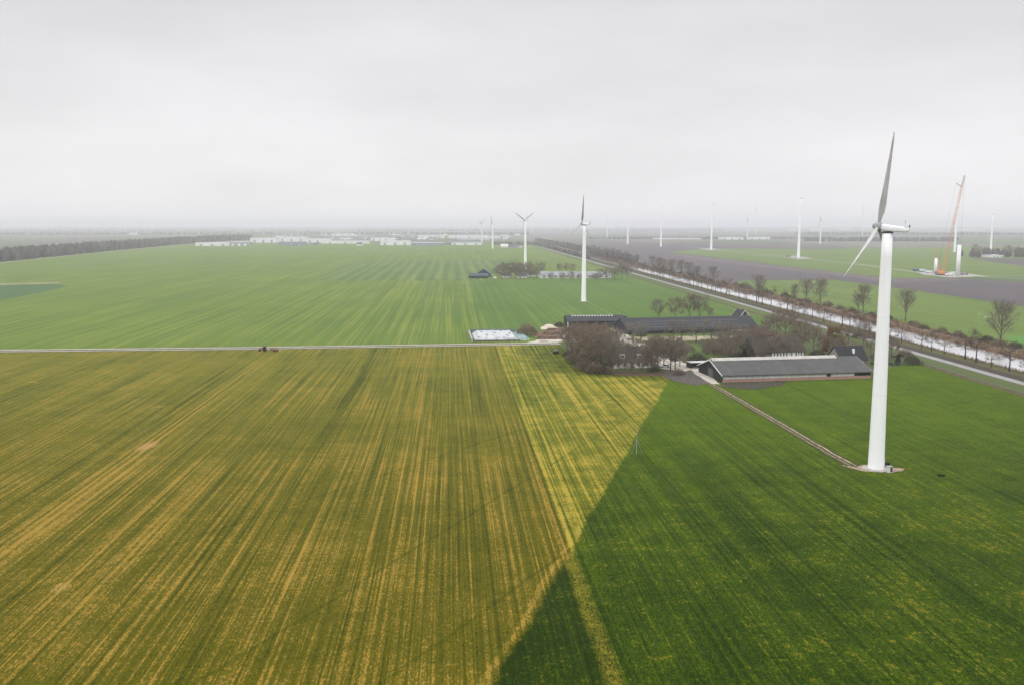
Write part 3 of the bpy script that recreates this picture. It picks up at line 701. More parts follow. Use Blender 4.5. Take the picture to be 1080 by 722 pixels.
for px, D, hh, lab in ((842, 1773, 111, 'tall new turbine tower without blades on a pale pad in the pasture'), (750, 2330, 111, 'tall bladeless tower at the end of a pale track over ploughed earth'),
                       (697, 2680, 112, 'bladeless tower behind the pale track, beyond the far ploughed field'), (662, 3000, 112, 'faint bladeless tower beyond the far end of the canal trees'),
                       (640.5, 4300, 108, 'very faint bladeless tower close to the second turbine'), (1045, 2380, 88, 'bladeless tower over the wood east of the crane'), (1006.8, 2150, 100, 'bladeless tower half hidden behind the orange crane boom')):
    X = (px - CX) / F * (D * math.cos(PITCH) + EYE * math.sin(PITCH))
    turbine((X, D, 0), hh, R(120), R(3), 0, 0, 3.0, lab, 'new turbine towers still without blades', 2.6, 1.5, False, 10, False)

# pad, track and gear at the near turbine
SAND = plain('sandy_ground', (0.29, 0.22, 0.16), 0.95, 0.7, 1.1, 0.1)
sheet('sandy_pad', rough([TB + Vector(p) for p in ((-4.0, 1.6, 0), (-7.8, 4.0, 0), (-5.6, -.6, 0), (-3.6, -2.6, 0), (-.4, -3.6, 0), (3.2, -3.4, 0), (6.2, -2.0, 0), (7.8, .2, 0), (5.0, .8, 0), (3.8, 3.2, 0), (0, 4.0, 0), (-3, 3.4, 0))], 0.45, 1.2, 1), 0.07, SAND)
track = [S(728, 388.5), S(738, 396.5), S(752, 406), S(790, 428), S(840, 457), S(876, 478), S(900, 491)]
def wob(path, amp, seed):
    rnd = random.Random(seed); out = []
    for a, b in zip(path, path[1:]):
        m = max(2, int((b - a).length / 6))
        for j in range(m): out.append(a.lerp(b, j / m) + Vector((rnd.uniform(-amp, amp), rnd.uniform(-amp, amp), 0)))
    return out + [path[-1]]
tw_ = wob(track, .22, 4)
ribbon('farm_track_verge', tw_, -1.9, 1.9, 0.06, plain('trodden_grass', (0.05, 0.055, 0.015), .95, .4, .6, .1))
ribbon('farm_track_rut', tw_, .45, 1.0, 0.09, plain('pale_rut', (0.31, 0.255, 0.19), .95, .6, .5, .1))
ribbon('farm_track_rut', tw_, -1.0, -.45, 0.09, plain('dark_rut', (0.20, 0.145, 0.10), .95, .4, .5, .1))
def switch_box(p, rz):
    o = empty('switch_cabinet', p, rz, 'small pale electrical cabinet on the sandy pad at the near turbine', 'cabinet'); KIDS[o.name] = []
    b = MB(); b.box(-.62, .62, -.5, .5, .12, 1.5); b.build('housing', plain('cabinet_cream', (.55, .54, .49), .6, .1), o)
    b = MB(); b.box(-.7, .7, -.58, .58, 1.5, 1.62); b.build('roof', GREY_STEEL, o)
    b = MB(); b.box(-.68, .68, -.56, .56, 0, .12); b.build('plinth', CONCRETE, o)
    b = MB(); b.box(.04, .56, -.53, -.503, .2, 1.42); d = b.build('door', DARK_STEEL, o)
    b = MB(); b.box(-.56, -.04, -.53, -.503, .2, 1.42); d = b.build('door', plain('cabinet_white', (.65, .64, .6), .6, .1), o)
switch_box(S(938.5, 498.5) + Vector((0, .5, .07)), .12)
def steps(p, rz):
    o = empty('steel_steps', p, rz, 'short dark steel steps with handrail leading to the near turbine door', 'steps'); KIDS[o.name] = []
    for k in range(4):
        b = MB(); b.box(-.5, .5, k * .3, k * .3 + .28, .2 * (k + 1) - .05, .2 * (k + 1)); b.build('tread', GREY_STEEL, o)
    for x in (-.53, .53):
        b = MB(); b.tube([(x, 0, .15), (x, 1.2, .95)], .05, 5); b.build('stringer', DARK_STEEL, o)
        b = MB(); b.tube([(x, 0, 0), (x, 0, 1.1), (x, 1.2, 1.9), (x, 1.2, 0)], .03, 5); b.build('handrail', DARK_STEEL, o)
steps(TB + Vector((3.2, 1.0, .07)), R(75))
for k, (dx, dy, lab) in enumerate(((3.6, 2.9, 'dark round bush close behind the near turbine steps'), (13.5, -7, 'low dark tuft in the grass right of the near turbine'))):
    rnd = random.Random(40 + k); b = MB(); sm = MB(); sm.tube([(0, 0, 0), (0, 0, .5)], .05, 4)
    for _ in range(260):
        az = rnd.uniform(0, 6.3); r_ = .9 * math.sqrt(rnd.random()); twig(b, rnd, Vector((math.cos(az) * r_, math.sin(az) * r_, .1)), Vector((math.cos(az) * .4, math.sin(az) * .4, 1)).normalized(), rnd.uniform(.4, .9) * (1.0, .35)[k], .12)
    o = empty('low_shrub', TB + Vector((dx, dy, .05)), 0, lab, 'shrub'); KIDS[o.name] = []; b.build('foliage', EVER, o); sm.build('stem', BARK_DARK, o)
# slim tripod mast at the slanting edge of the field
o = empty('tripod_mast', S(671.5, 478.5), 0.3, 'slim pale tripod mast at the slanting edge of the yellow field', 'mast'); KIDS[o.name] = []
b = MB(); b.tube([(0, 0, 0), (0, 0, 7.6)], .035, 6); b.build('pole', plain('weathered_zinc', (.36, .40, .42), .6), o)
for k in range(3):
    t = k * 2.0944; b = MB(); b.tube([(math.cos(t) * 1.7, math.sin(t) * 1.7, 0), (0, 0, 4.2)], .025, 5); b.build('leg', plain('weathered_zinc', (.36, .40, .42), .6), o)

# ------------------------------------------------------------------ buildings
def window(parent, x, z, w, h, y=-.06, frame=WHITE_WOOD, side='y'):
    f = MB(); t = .09
    for q in ((x - w / 2, x + w / 2, z, z + t), (x - w / 2, x + w / 2, z + h - t, z + h), (x - w / 2, x - w / 2 + t, z + t, z + h - t), (x + w / 2 - t, x + w / 2, z + t, z + h - t), (x - .03, x + .03, z + t, z + h - t)):
        if side == 'y': f.box(q[0], q[1], y - .05, y + .05, q[2], q[3])
        else: f.box(y - .05, y + .05, q[0], q[1], q[2], q[3])
    fo = f.build('window', frame, parent); KIDS[fo.name] = []
    p = MB()
    if side == 'y': p.box(x - w / 2 + t, x + w / 2 - t, y - .015, y + .015, z + t, z + h - t)
    else: p.box(y - .015, y + .015, x - w / 2 + t, x + w / 2 - t, z + t, z + h - t)
    p.build('pane', GLASS, fo)
def gabled(name, cat, label, loc, rz, w, d, eave, ridge, wall, roof, group=None, over=.35, th=.16, barge=None, gable=None, ridge_cap=None):
    """gabled building: front along x, ridge along x; walls, gables, two roof slopes"""
    o = empty(name, loc, rz, label, cat, group); KIDS[o.name] = []
    b = MB(); b.box(0, w, 0, .25, 0, eave); wl = b.build('wall', wall, o); KIDS[wl.name] = []
    b = MB(); b.box(0, w, d - .25, d, 0, eave); b.build('rear_wall', wall, o)
    for x in (0.0, w - .22):
        g = MB(); g.prism([(.25, 0), (d - .25, 0), (d - .25, eave), (d / 2, ridge - .03), (.25, eave)], x, x + .22, 'x'); g.build('gable', gable or wall, o)
    r = MB(); sl_ = (ridge - eave) / (d / 2); e0 = eave - over * sl_
    for sgn in (0, 1):
        y0, y1 = (-over, d / 2) if sgn == 0 else (d + over, d / 2)
        pr = [(y0, e0 + .02), (y1, ridge + .02), (y1, ridge + th + .02), (y0, e0 + th + .02)]
        r.prism(pr if sgn == 0 else pr[::-1], -over, w + over, 'x')
    ro = r.build('roof', roof, o); KIDS[ro.name] = []
    if barge:
        for x in (-over - .08, w + over - .04):
            q = MB()
            for sgn in (0, 1):
                y0, y1 = (-over - .1, d / 2) if sgn == 0 else (d + over + .1, d / 2)
                q.prism([(y0, e0 - .25), (y1, ridge - .22), (y1, ridge + th + .06), (y0, e0 + th + .03)], x, x + .12, 'x')
            q.build('bargeboard', barge, o)
    if ridge_cap:
        q = MB(); q.prism([(d / 2 - 1.0, ridge - 1.0 * sl_ + th + .05), (d / 2, ridge + th + .14), (d / 2 + 1.0, ridge - 1.0 * sl_ + th + .05), (d / 2 + 1.0, ridge - 1.0 * sl_ + th + .3), (d / 2, ridge + th + .5), (d / 2 - 1.0, ridge - 1.0 * sl_ + th + .3)], ridge_cap[0], ridge_cap[1], 'x')
        q.build('ridge_vent', ROOF_LIGHT, ro)
    return o, wl, ro
A10 = R(10.57)
# near long barn: grey roof with pale ridge, white curtain over a red brick plinth, dark open bay
bo = Vector((83.6, 367.8, 0)); W, D, EV, RG = 63.6, 27.0, 2.9, 7.2; A8 = R(9.2)
o = empty('livestock_barn', bo, A10, 'long low barn with grey roof, pale ridge and red brick plinth, nearest the camera', 'barn'); o.rotation_euler.z = A8; KIDS[o.name] = []
b = MB(); b.box(0, W, 0, .3, 0, 1.25); b.build('brick_plinth', BRICK_RED, o)
b = MB(); b.box(0, W, D - .25, D, 0, EV); b.build('rear_wall', BLACK_BOARD, o)
for x0, x1 in ((.3, 44.2), (46.0, 56.2)):
    b = MB(); b.box(x0, x1, .08, .16, 1.28, 2.75); b.build('curtain', CURTAIN, o)
b = MB(); b.box(0, W, .12, .42, 2.76, 2.98); b.build('eave_beam', BLACK_BOARD, o)
for x in [0.15, 45.1, 56.6, W - .15] + [4.8 * k for k in range(1, 9)]:
    b = MB(); b.box(x - .12, x + .12, .18, .4, 1.25, 2.76); b.build('post', DARK_STEEL, o)
b = MB(); b.box(44.3, 45.9, .2, .28, 1.27, 2.75); b.build('dark_panel', BLACK_BOARD, o)
for x in (0.0, W - .22):
    g = MB(); g.prism([(.3, 0), (D - .25, 0), (D - .25, EV), (D / 2, RG - .03), (.3, EV)], x, x + .22, 'x'); g.build('gable', BLACK_BOARD, o)
g = MB(); g.box(-.08, -.01, 10.5, 15.5, 0, 3.6); g.build('gable_door', plain('grey_green_door', (.10, .11, .10), .7), o)
sl_ = (RG - EV) / (D / 2); r = MB()
for sgn in (0, 1):
    y0, y1 = (-.7, D / 2) if sgn == 0 else (D + .7, D / 2)
    pr = [(y0, EV - .7 * sl_ + .02), (y1, RG + .02), (y1, RG + .2), (y0, EV - .7 * sl_ + .2)]
    r.prism(pr if sgn == 0 else pr[::-1], -.5, W + .5, 'x')
ro = r.build('roof', ROOF_GREY, o); KIDS[ro.name] = []
q = MB(); q.prism([(D / 2 - 1.9, RG - 1.9 * sl_ + .24), (D / 2, RG + .3), (D / 2 + 1.9, RG - 1.9 * sl_ + .24), (D / 2 + 1.7, RG + .35), (D / 2, RG + .75), (D / 2 - 1.9, RG - 1.9 * sl_ + .42)], .1, 54.5, 'x'); q.build('ridge_vent', ROOF_LIGHT, ro)
for x in (-.62, W + .52):
    q = MB()
    for sgn in (0, 1):
        y0, y1 = (-.8, D / 2) if sgn == 0 else (D + .8, D / 2)
        q.prism([(y0, EV - 1.05 * sl_), (y1, RG - .25), (y1, RG + .24), (y0, EV - .5 * sl_ + .1)], x, x + .1, 'x')
    q.build('bargeboard', WHITE_WOOD if x < 0 else GREY_STEEL, o)
q = MB(); q.tube([(0, -.78, EV - .35), (W, -.78, EV - .35)], .09, 6); q.build('gutter', DARK_STEEL, ro)
q = MB(); q.box(52, 62, 2, D - 2, .05, .3); q.build('bedding', plain('straw_bedding', (.2, .15, .07), .95), o)
# low shed and white cabin beside its gable
cs = S(729, 388.5); o = empty('calf_shed', cs, A10, 'low open shed with pale flat roof beside the near barn gable', 'shed'); KIDS[o.name] = []
b = MB(); b.box(0, 9.6, 5.7, 5.9, 0, 2.3); b.build('rear_wall', BLACK_BOARD, o)
b = MB(); b.box(0, .2, 0, 5.69, 0, 2.3); b.build('side_wall', BLACK_BOARD, o)
b = MB(); b.prism([(-.4, 2.55), (6.2, 2.25), (6.2, 2.43), (-.4, 2.73)], -.3, 10.2, 'x'); b.build('roof', plain('pale_sheet', (.5, .5, .48), .6), o)
for x in (.3, 3.3, 6.4, 9.5): b = MB(); b.box(x - .1, x + .1, .1, .3, 0, 2.55); b.build('post', DARK_STEEL, o)
o = empty('site_cabin', S(743, 389.8), A10, 'small cream cabin standing between the low shed and the near barn', 'cabin'); KIDS[o.name] = []
b = MB(); b.box(0, 3.4, 0, 2.3, .15, 2.1); b.build('body', plain('cream_panel', (.56, .54, .44), .6, .15), o)
b = MB(); b.box(-.06, 3.46, -.06, 2.36, 2.1, 2.22); b.build('roof', ROOF_LIGHT, o)
b = MB(); b.box(.3, 1.0, -.03, -.003, .2, 1.95); b.build('door', GREY_STEEL, o)
for x in (.3, 2.9): b = MB(); b.box(x, x + .2, .2, 2.1, 0, .15); b.build('skid', DARK_STEEL, o)

# long dark barn
o, wl, ro = gabled('dark_long_barn', 'barn', 'very long black-roofed barn behind the farmyard, lighter streaks along its roof', (65.7, 529.7, 0), A10, 79.4, 27, 2.6, 8.0, BLACK_BOARD, ROOF_DARK, over=.5, gable=BLACK_BOARD)
streak = plain('worn_roof_light', (.075, .08, .09), .6, .3, .6); s_ = (8.0 - 2.6) / 13.5
for f_, x0, x1, hw in ((.18, 2, 74, .35), (.42, 1.5, 26, .3), (.42, 30, 64, .3), (.66, 8, 70, .35)):
    y = 13.5 * f_; z = 2.6 + y * s_ + .16 + .03
    q = MB(); q.prism([(y - hw, z - hw * s_), (y + hw, z + hw * s_), (y + hw, z + hw * s_ + .05), (y - hw, z - hw * s_ + .05)], x0, x1, 'x'); q.build('roof_light', streak, ro)
for x0, x1 in ((10, 34), (50, 62)): q = MB(); q.box(x0, x1, -.03, -.004, .9, 2.2); q.build('opening', DARK_INSIDE, wl)
q = MB(); q.box(63, 73.5, -.05, -.004, .5, 1.7); q.build('pale_panel', CURTAIN, wl)
q = MB(); q.box(2, 79, -.62, -.54, 2.2, 2.34); q.build('gutter', GREY_STEEL, ro)
# open-fronted shed with roof windows
o = empty('open_shed', S(598.5, 345.6), R(4), 'black open-fronted shed with a row of small white roof lights along its ridge', 'shed'); KIDS[o.name] = []
W, D, EV, RG = 35.0, 17.0, 4.0, 6.6; sl_ = (RG - EV) / (D / 2)
b = MB(); b.box(0, W, D - .2, D, 0, EV); b.build('rear_wall', BLACK_BOARD, o)
for x in (0, W - .2): b = MB(); b.prism([(0, 0), (D - .2, 0), (D - .2, EV), (D / 2, RG - .02), (0, EV)], x, x + .2, 'x'); b.build('gable', BLACK_BOARD, o)
r = MB()
for sgn in (0, 1):
    y0, y1 = (-.8, D / 2) if sgn == 0 else (D + .5, D / 2)
    pr = [(y0, EV - abs(y0 if sgn == 0 else .5) * sl_ + .02), (y1, RG + .02), (y1, RG + .18), (y0, EV - abs(y0 if sgn == 0 else .5) * sl_ + .18)]
    r.prism(pr if sgn == 0 else pr[::-1], -.4, W + .4, 'x')
ro = r.build('roof', ROOF_DARK, o); KIDS[ro.name] = []
for k in range(15):
    x = 3.5 + k * 1.75; y = D / 2 - 1.1; z = RG - 1.1 * sl_ + .22
    q = MB(); q.prism([(y - .6, z - .6 * sl_), (y + .6, z + .6 * sl_), (y + .6, z + .6 * sl_ + .06), (y - .6, z - .6 * sl_ + .06)], x, x + .95, 'x'); q.build('roof_light', plain('clear_roof_panel', (.55, .55, .53), .5, .1), ro)
for x in (.2, 5.9, 11.7, 17.5, 23.3, 29.1): q = MB(); q.box(x - .13, x + .13, .05, .3, 0, EV - .02); q.build('post', GREY_STEEL, o)
q = MB(); q.box(24, W - .3, .06, .16, 0, 3.4); q.build('sliding_door', plain('slate_blue_door', (.055, .062, .07), .7), o)
q = MB(); q.box(-.03, .5, -.28, -.02, 0, 3.9); q.build('corner_board', WHITE_WOOD, o)
q = MB(); q.box(3, 22, 6, 12, .05, 2.2); q.build('stored_straw', plain('grey_straw', (.09, .08, .06), .95), o)
# silo between the two
o = empty('feed_silo', S(658.8, 349.0), 0, 'narrow dark feed silo standing between the open shed and the long black barn', 'silo'); KIDS[o.name] = []
b = MB(); b.lathe([(.3, 1.4), (1.3, 3.0), (1.3, 8.2), (.9, 8.8), (.25, 9.1)], 18); b.build('tank', plain('brown_tank', (.055, .045, .038), .6), o, smooth=True)
for k in range(4):
    t = k * 1.5708 + .78; b = MB(); b.tube([(math.cos(t) * 1.15, math.sin(t) * 1.15, 0), (math.cos(t) * 1.15, math.sin(t) * 1.15, 3.4)], .08, 5); b.build('leg', GREY_STEEL, o)

# silage clamp
o = empty('silage_clamp', S(497.5, 360.4), R(5), 'low silage clamp under white plastic sheeting beside the lane', 'silage clamp'); KIDS[o.name] = []
import bmesh
def mound(w, d, h, nx, ny, mat, name, parent, seed, edge=.22, off=(0, 0, 0)):
    rnd = random.Random(seed); b = MB()
    for j in range(ny + 1):
        for i in range(nx + 1):
            fx, fy = i / nx, j / ny; e = min(fx, 1 - fx, (fy) * d / w * 1.4, (1 - fy) * d / w * 1.4); k = max(0, min(1, e / edge)); k = k * k * (3 - 2 * k)
            b.v.append((off[0] + fx * w + rnd.uniform(-.2, .2), off[1] + fy * d + rnd.uniform(-.2, .2), off[2] + h * k + (rnd.uniform(-.12, .12) if k > .02 else 0)))
    for j in range(ny):
        for i in range(nx): q = j * (nx + 1) + i; b.f.append((q, q + 1, q + nx + 2, q + nx + 1))
    return b.build(name, mat, parent)
def plastic_mat():
    t = NT('white_plastic_sheet', .5, .4); p = t.pos(True)
    c = t.mix(t.mr(t.noise(p, .45, 5, .7), .42, .66), (.44, .45, .45), (.20, .225, .22))
    t.bump(t.noise(p, 1.2, 4, .6), .3, .6); return t.out(c)
mound(24, 38, 1.7, 28, 30, plastic_mat(), 'plastic_sheet', o, 8, .12, (2.0, 2.5, .05))
teal_p = plain('grey_green_plastic', (.20, .26, .255), .6, .3, .5)
mound(7.5, 34, 1.2, 8, 16, teal_p, 'loose_sheet', o, 9, .3, (24.5, 4, .05))
b = MB(); b.box(0, .5, 0, 40, 0, 1.9); b.build('side_wall', plain('lilac_concrete', (.40, .38, .42), .8, .2), o)
b = MB(); b.box(1.0, 27, 41, 41.5, 0, 2.1); b.build('end_wall', plain('grey_green_wall', (.13, .17, .165), .8, .3), o)
b = MB(); b.box(1.2, 26, .3, .8, 0, .9); b.build('front_kerb', plain('dark_kerb', (.12, .125, .10), .9, .4), o)
for k, (x, y) in enumerate(((17.5, 2.0), (4, 5), (9, 16), (14, 24), (20, 12), (7, 30), (18, 33), (22, 21))):
    rnd = random.Random(k); t = MB(); rg = []
    for j in range(14):
        a = j * 6.2832 / 14
        rg.append(len(t.v))
        for i in range(6):
            c = i * 6.2832 / 6; rr = .42 + .16 * math.cos(c); t.v.append((x + rr * math.cos(a), y + rr * math.sin(a), 1.95 + .13 * math.sin(c)))
    for j in range(14):
        for i in range(6): t.f.append((rg[j] + i, rg[(j + 1) % 14] + i, rg[(j + 1) % 14] + (i + 1) % 6, rg[j] + (i + 1) % 6))
    t.build('tyre', TYRE, o)
# heaps beside it
def heap(name, label, cat, p, w, d, h, mat, seed, rz=0):
    o = mound(w, d, h, 14, 9, mat, name, None, seed, .45); o.location = p; o.rotation_euler = (0, 0, rz); tag(o, label, cat)
heap('sand_heap', 'pale sand heap beside the open shed', 'heap', S(570, 347.5), 11, 12, 2.4, plain('pale_sand', (.50, .43, .35), .95, .15), 31)
heap('soil_heap', 'red brown soil heap between the silage clamp and the log pile', 'heap', S(560, 355), 9, 10, 1.8, plain('red_brown_soil', (.17, .10, .07), .95, .4), 32)
heap('soil_heap', 'brown earth heap behind the log piles near the open shed', 'heap', S(580, 351), 15, 12, 2.1, plain('brown_earth', (.13, .085, .06), .95, .4), 33)
heap('rubble_heap', 'pale rubble heap at the lane side by the log piles', 'heap', S(567, 361), 7, 6, 1.0, plain('pale_rubble', (.33, .29, .23), .95, .4, 1.5), 34)
logm = plain('cut_logs', (.17, .115, .08), .9, .4, .8)
for p, n, lab in ((S(568, 358), 6, 'long pile of brown logs nearest the lane'), (S(572, 353.5), 5, 'long pile of brown logs in the middle of the wood yard'), (S(577, 349.8), 5, 'long pile of brown logs at the back of the wood yard')):
    o = empty('log_pile', p, R(5), lab, 'log pile', 'log piles in the wood yard'); KIDS[o.name] = []; rnd = random.Random(n)
    for row in range(3):
        for k in range(n - row):
            b = MB(); y = (k + row * .5) * .75; z = .38 + row * .64; x0 = rnd.uniform(-.6, .6); b.tube([(x0, y, z), (x0 + 12.5 + rnd.uniform(-1, 1), y, z)], rnd.uniform(.3, .38), 8); b.build('log', logm, o)

# farmhouse among the bare trees
o, wl, ro = gabled('farmhouse', 'house', 'white-fronted farmhouse with brown roof half hidden among bare trees', S(647, 388.3), R(8), 17.5, 12, 2.9, 8.6, WHITE_WOOD, THATCH, over=.5, barge=WHITE_WOOD, gable=BRICK_BROWN)
for x in (2.2, 5.2, 11.2, 14.6): window(wl, x, .9, 1.5, 1.45)
q = MB(); q.box(7.7, 8.9, -.08, -.004, 0, 2.3); q.build('door', plain('bottle_green_door', (.02, .05, .035), .5), wl)
for x in (4.2, 12.2):
    q = MB(); q.box(x - 1.1, x + 1.1, 1.2, 4.2, 4.2, 5.7); d_ = q.build('dormer', WHITE_WOOD, ro)
    q = MB(); q.box(x - .85, x + .85, 1.12, 1.19, 4.5, 5.4); q.build('dormer_window', GLASS, d_)
    q = MB(); q.box(x - 1.3, x + 1.3, .9, 4.4, 5.7, 5.86); q.build('dormer_roof', GREY_STEEL, d_)
q = MB(); q.box(8.2, 9.1, 5.6, 6.4, 7.6, 10.0); q.build('chimney', BRICK_BROWN, ro)
o, wl, ro = gabled('brick_outbuilding', 'outbuilding', 'small red brown outbuilding by the farmhouse yard', S(681, 374.5), R(12), 6.5, 6, 2.5, 4.6, BRICK_RED, plain('rust_red_tiles', (.17, .075, .05), .8, .3, 1.5))
window(wl, 2.0, .9, 1.1, 1.1); q = MB(); q.box(3.9, 4.9, -.06, -.004, 0, 2.1); q.build('door', WHITE_WOOD, wl)
# thatched farmhouse behind the near barn
o, wl, ro = gabled('thatched_farmhouse', 'house', 'large thatched farmhouse with white windows just behind the near barn', S(797, 380.6), R(9), 24, 17, 4.2, 9.8, BRICK_BROWN, THATCH, over=.6, gable=THATCH)
for x in (9.0, 12.0, 15.0, 17.4, 19.6, 22.2):
    window(wl, x, 1.5, .9, 2.2)
    for sx in (-1, 1): q = MB(); q.box(x + sx * .78 - .28, x + sx * .78 + .28, -.07, -.004, 1.5, 3.75); q.build('shutter', plain('bright_white_shutter', (.85, .85, .83), .5, .05), wl)
q = MB(); q.box(1.6, 4.6, -.07, -.004, 0, 2.8); q.build('barn_door', plain('dark_green_boards', (.03, .05, .035), .7), wl)
q = MB(); q.box(15.5, 16.4, 7.9, 8.9, 9.3, 11.6); q.build('chimney', BRICK_BROWN, ro)
# slate house
o, wl, ro = gabled('slate_house', 'house', 'house with dark slate roof and white chimney between the near barn and the canal road', S(887, 386.5), R(14), 13.2, 11, 3.0, 8.3, BRICK_BROWN, TILE_DARK, over=.45, gable=plain('cream_render', (.27, .24, .20), .8, .25))
for y in (2.6, 5.4, 8.2): window(o, y, .9, 1.3, 1.5, 13.27, WHITE_WOOD, 'x')
window(o, 5.5, 4.0, 1.5, 1.6, 13.27, WHITE_WOOD, 'x')
for x in (2.5, 6.5, 10.5): window(wl, x, .9, 1.4, 1.4)
q = MB(); q.box(7.2, 8.0, 2.2, 3.0, 5.0, 7.4); q.build('chimney', WHITE_WOOD, ro)
# gabled house behind the long dark barn
o, wl, ro = gabled('white_gabled_house', 'house', 'small house showing white bargeboards above the long black barn', S(777.5, 341.5) + Vector((9, 0, 0)), R(90 + 12), 11, 9.5, 3.0, 8.6, BRICK_BROWN, TILE_DARK, over=.5, barge=WHITE_WOOD, gable=plain('black_boarded_gable', (.03, .03, .035), .7))
window(o, 3.2, 4.2, 1.2, 1.4, -.07, WHITE_WOOD, 'x'); window(o, 6.2, 4.2, 1.2, 1.4, -.07, WHITE_WOOD, 'x')
q = MB(); q.box(5, 5.8, 4.4, 5.2, 7.8, 9.8); q.build('chimney', BRICK_RED, ro)

# middle farm
o, wl, ro = gabled('dark_barn', 'barn', 'low blue-black barn with long front, at the corner of the middle farm', S(494.5, 293.8), R(0), 22, 16, 3.0, 5.6, plain('blue_black_boards', (.03, .045, .055), .7), plain('blue_black_roof', (.045, .06, .07), .6), over=.4)
q = MB(); q.box(4, 9, -.06, -.004, 0, 2.7); q.build('door', DARK_INSIDE, wl)
o, wl, ro = gabled('dark_barn', 'barn', 'taller blue-black gabled barn behind the low one of the middle farm', S(517.5, 292.3) , R(90), 24, 17, 3.6, 9.4, plain('blue_black_boards', (.03, .045, .055), .7), plain('blue_black_roof', (.045, .06, .07), .6), over=.4)
q = MB(); q.box(-.06, -.004, 6, 11, 0, 4); q.build('door', DARK_INSIDE, o)
o, wl, ro = gabled('long_white_barn', 'barn', 'long low white-walled barn with grey roof in the middle farm', S(569, 293.6), R(2), 84, 22, 3.6, 7.2, plain('white_render', (.55, .55, .54), .8, .15), plain('grey_sheet_roof', (.23, .235, .245), .7, .25, .1), over=.4)
for k in range(12): q = MB(); q.box(4 + k * 6.6, 7 + k * 6.6, -.05, -.004, 1.0, 2.5); q.build('opening', plain('dull_opening', (.10, .105, .11), .7), wl)
q = MB(); q.box(60, 70, -.06, -.004, 0, 3.2); q.build('door', plain('grey_door', (.2, .2, .21), .7), wl)
for px, py, w, lab in ((530, 293.2, 9, 'low white farmhouse at the west end of the middle farm grove'), (545, 293.6, 12, 'white cottage among the bare trees of the middle farm'), (557, 292.0, 10, 'white outhouse east in the middle farm grove')):
    o, wl, ro = gabled('white_cottage', 'house', lab, S(px, py), R(4), w, 8, 2.6, 6.2, plain('white_wall', (.62, .61, .6), .8, .1), plain('grey_brown_roof', (.10, .09, .085), .8, .3), over=.35)
    for x in (w * .25, w * .7): window(wl, x, .8, 1.2, 1.3)
o = empty('white_trailer', S(520.5, 294.3), 0, 'small white trailer parked beside the blue-black barns', 'trailer'); KIDS[o.name] = []
b = MB(); b.box(0, 3.4, 0, 2.2, .7, 2.2); b.build('body', WHITE_PAINT, o)
for y in (.2, 1.8): b = MB(); b.prism([(1.7 + .45 * math.cos(t * .6283), .45 + .45 * math.sin(t * .6283)) for t in range(10)], y, y + .25, 'y'); b.build('wheel', TYRE, o)
b = MB(); b.tube([(3.4, 1.1, .8), (4.6, 1.1, .5)], .07, 5); b.build('drawbar', DARK_STEEL, o)

# ------------------------------------------------------------------ village at the horizon
VW = plain('white_cladding', (.74, .74, .76), .7, .1, .05); VG = plain('grey_cladding', (.30, .31, .33), .7, .15, .05); VB = plain('blue_grey_cladding', (.22, .26, .33), .7, .15, .05); VR = plain('pale_flat_roof', (.62, .62, .64), .8, .1, .03)
VD = plain('dark_pitched_roof', (.11, .10, .10), .8, .3, .1)
def hall(x0, x1, y, top, wall, roof, label, depth=45, doors=3):
    a, c = S(x0, y), S(x1, y); Dm = a.y; h = max(4.0, (y - top) * Dm / F * .95); w = c.x - a.x
    o = empty('factory_hall', a, 0, label, 'factory hall', 'factory halls of the village'); KIDS[o.name] = []
    b = MB(); b.box(0, w, 0, depth, 0, h); wl = b.build('wall', wall, o); KIDS[wl.name] = []
    b = MB(); b.box(-.6, w + .6, -.6, depth + .6, h + .01, h + .7); b.build('roof', roof, o)
    for k in range(doors):
        q = MB(); x = w * (k + .5) / doors; q.box(x - min(3.5, w * .1), x + min(3.5, w * .1), -.12, -.01, 0, h * .6); q.build('loading_door', VG if wall is not VG else VW, wl)
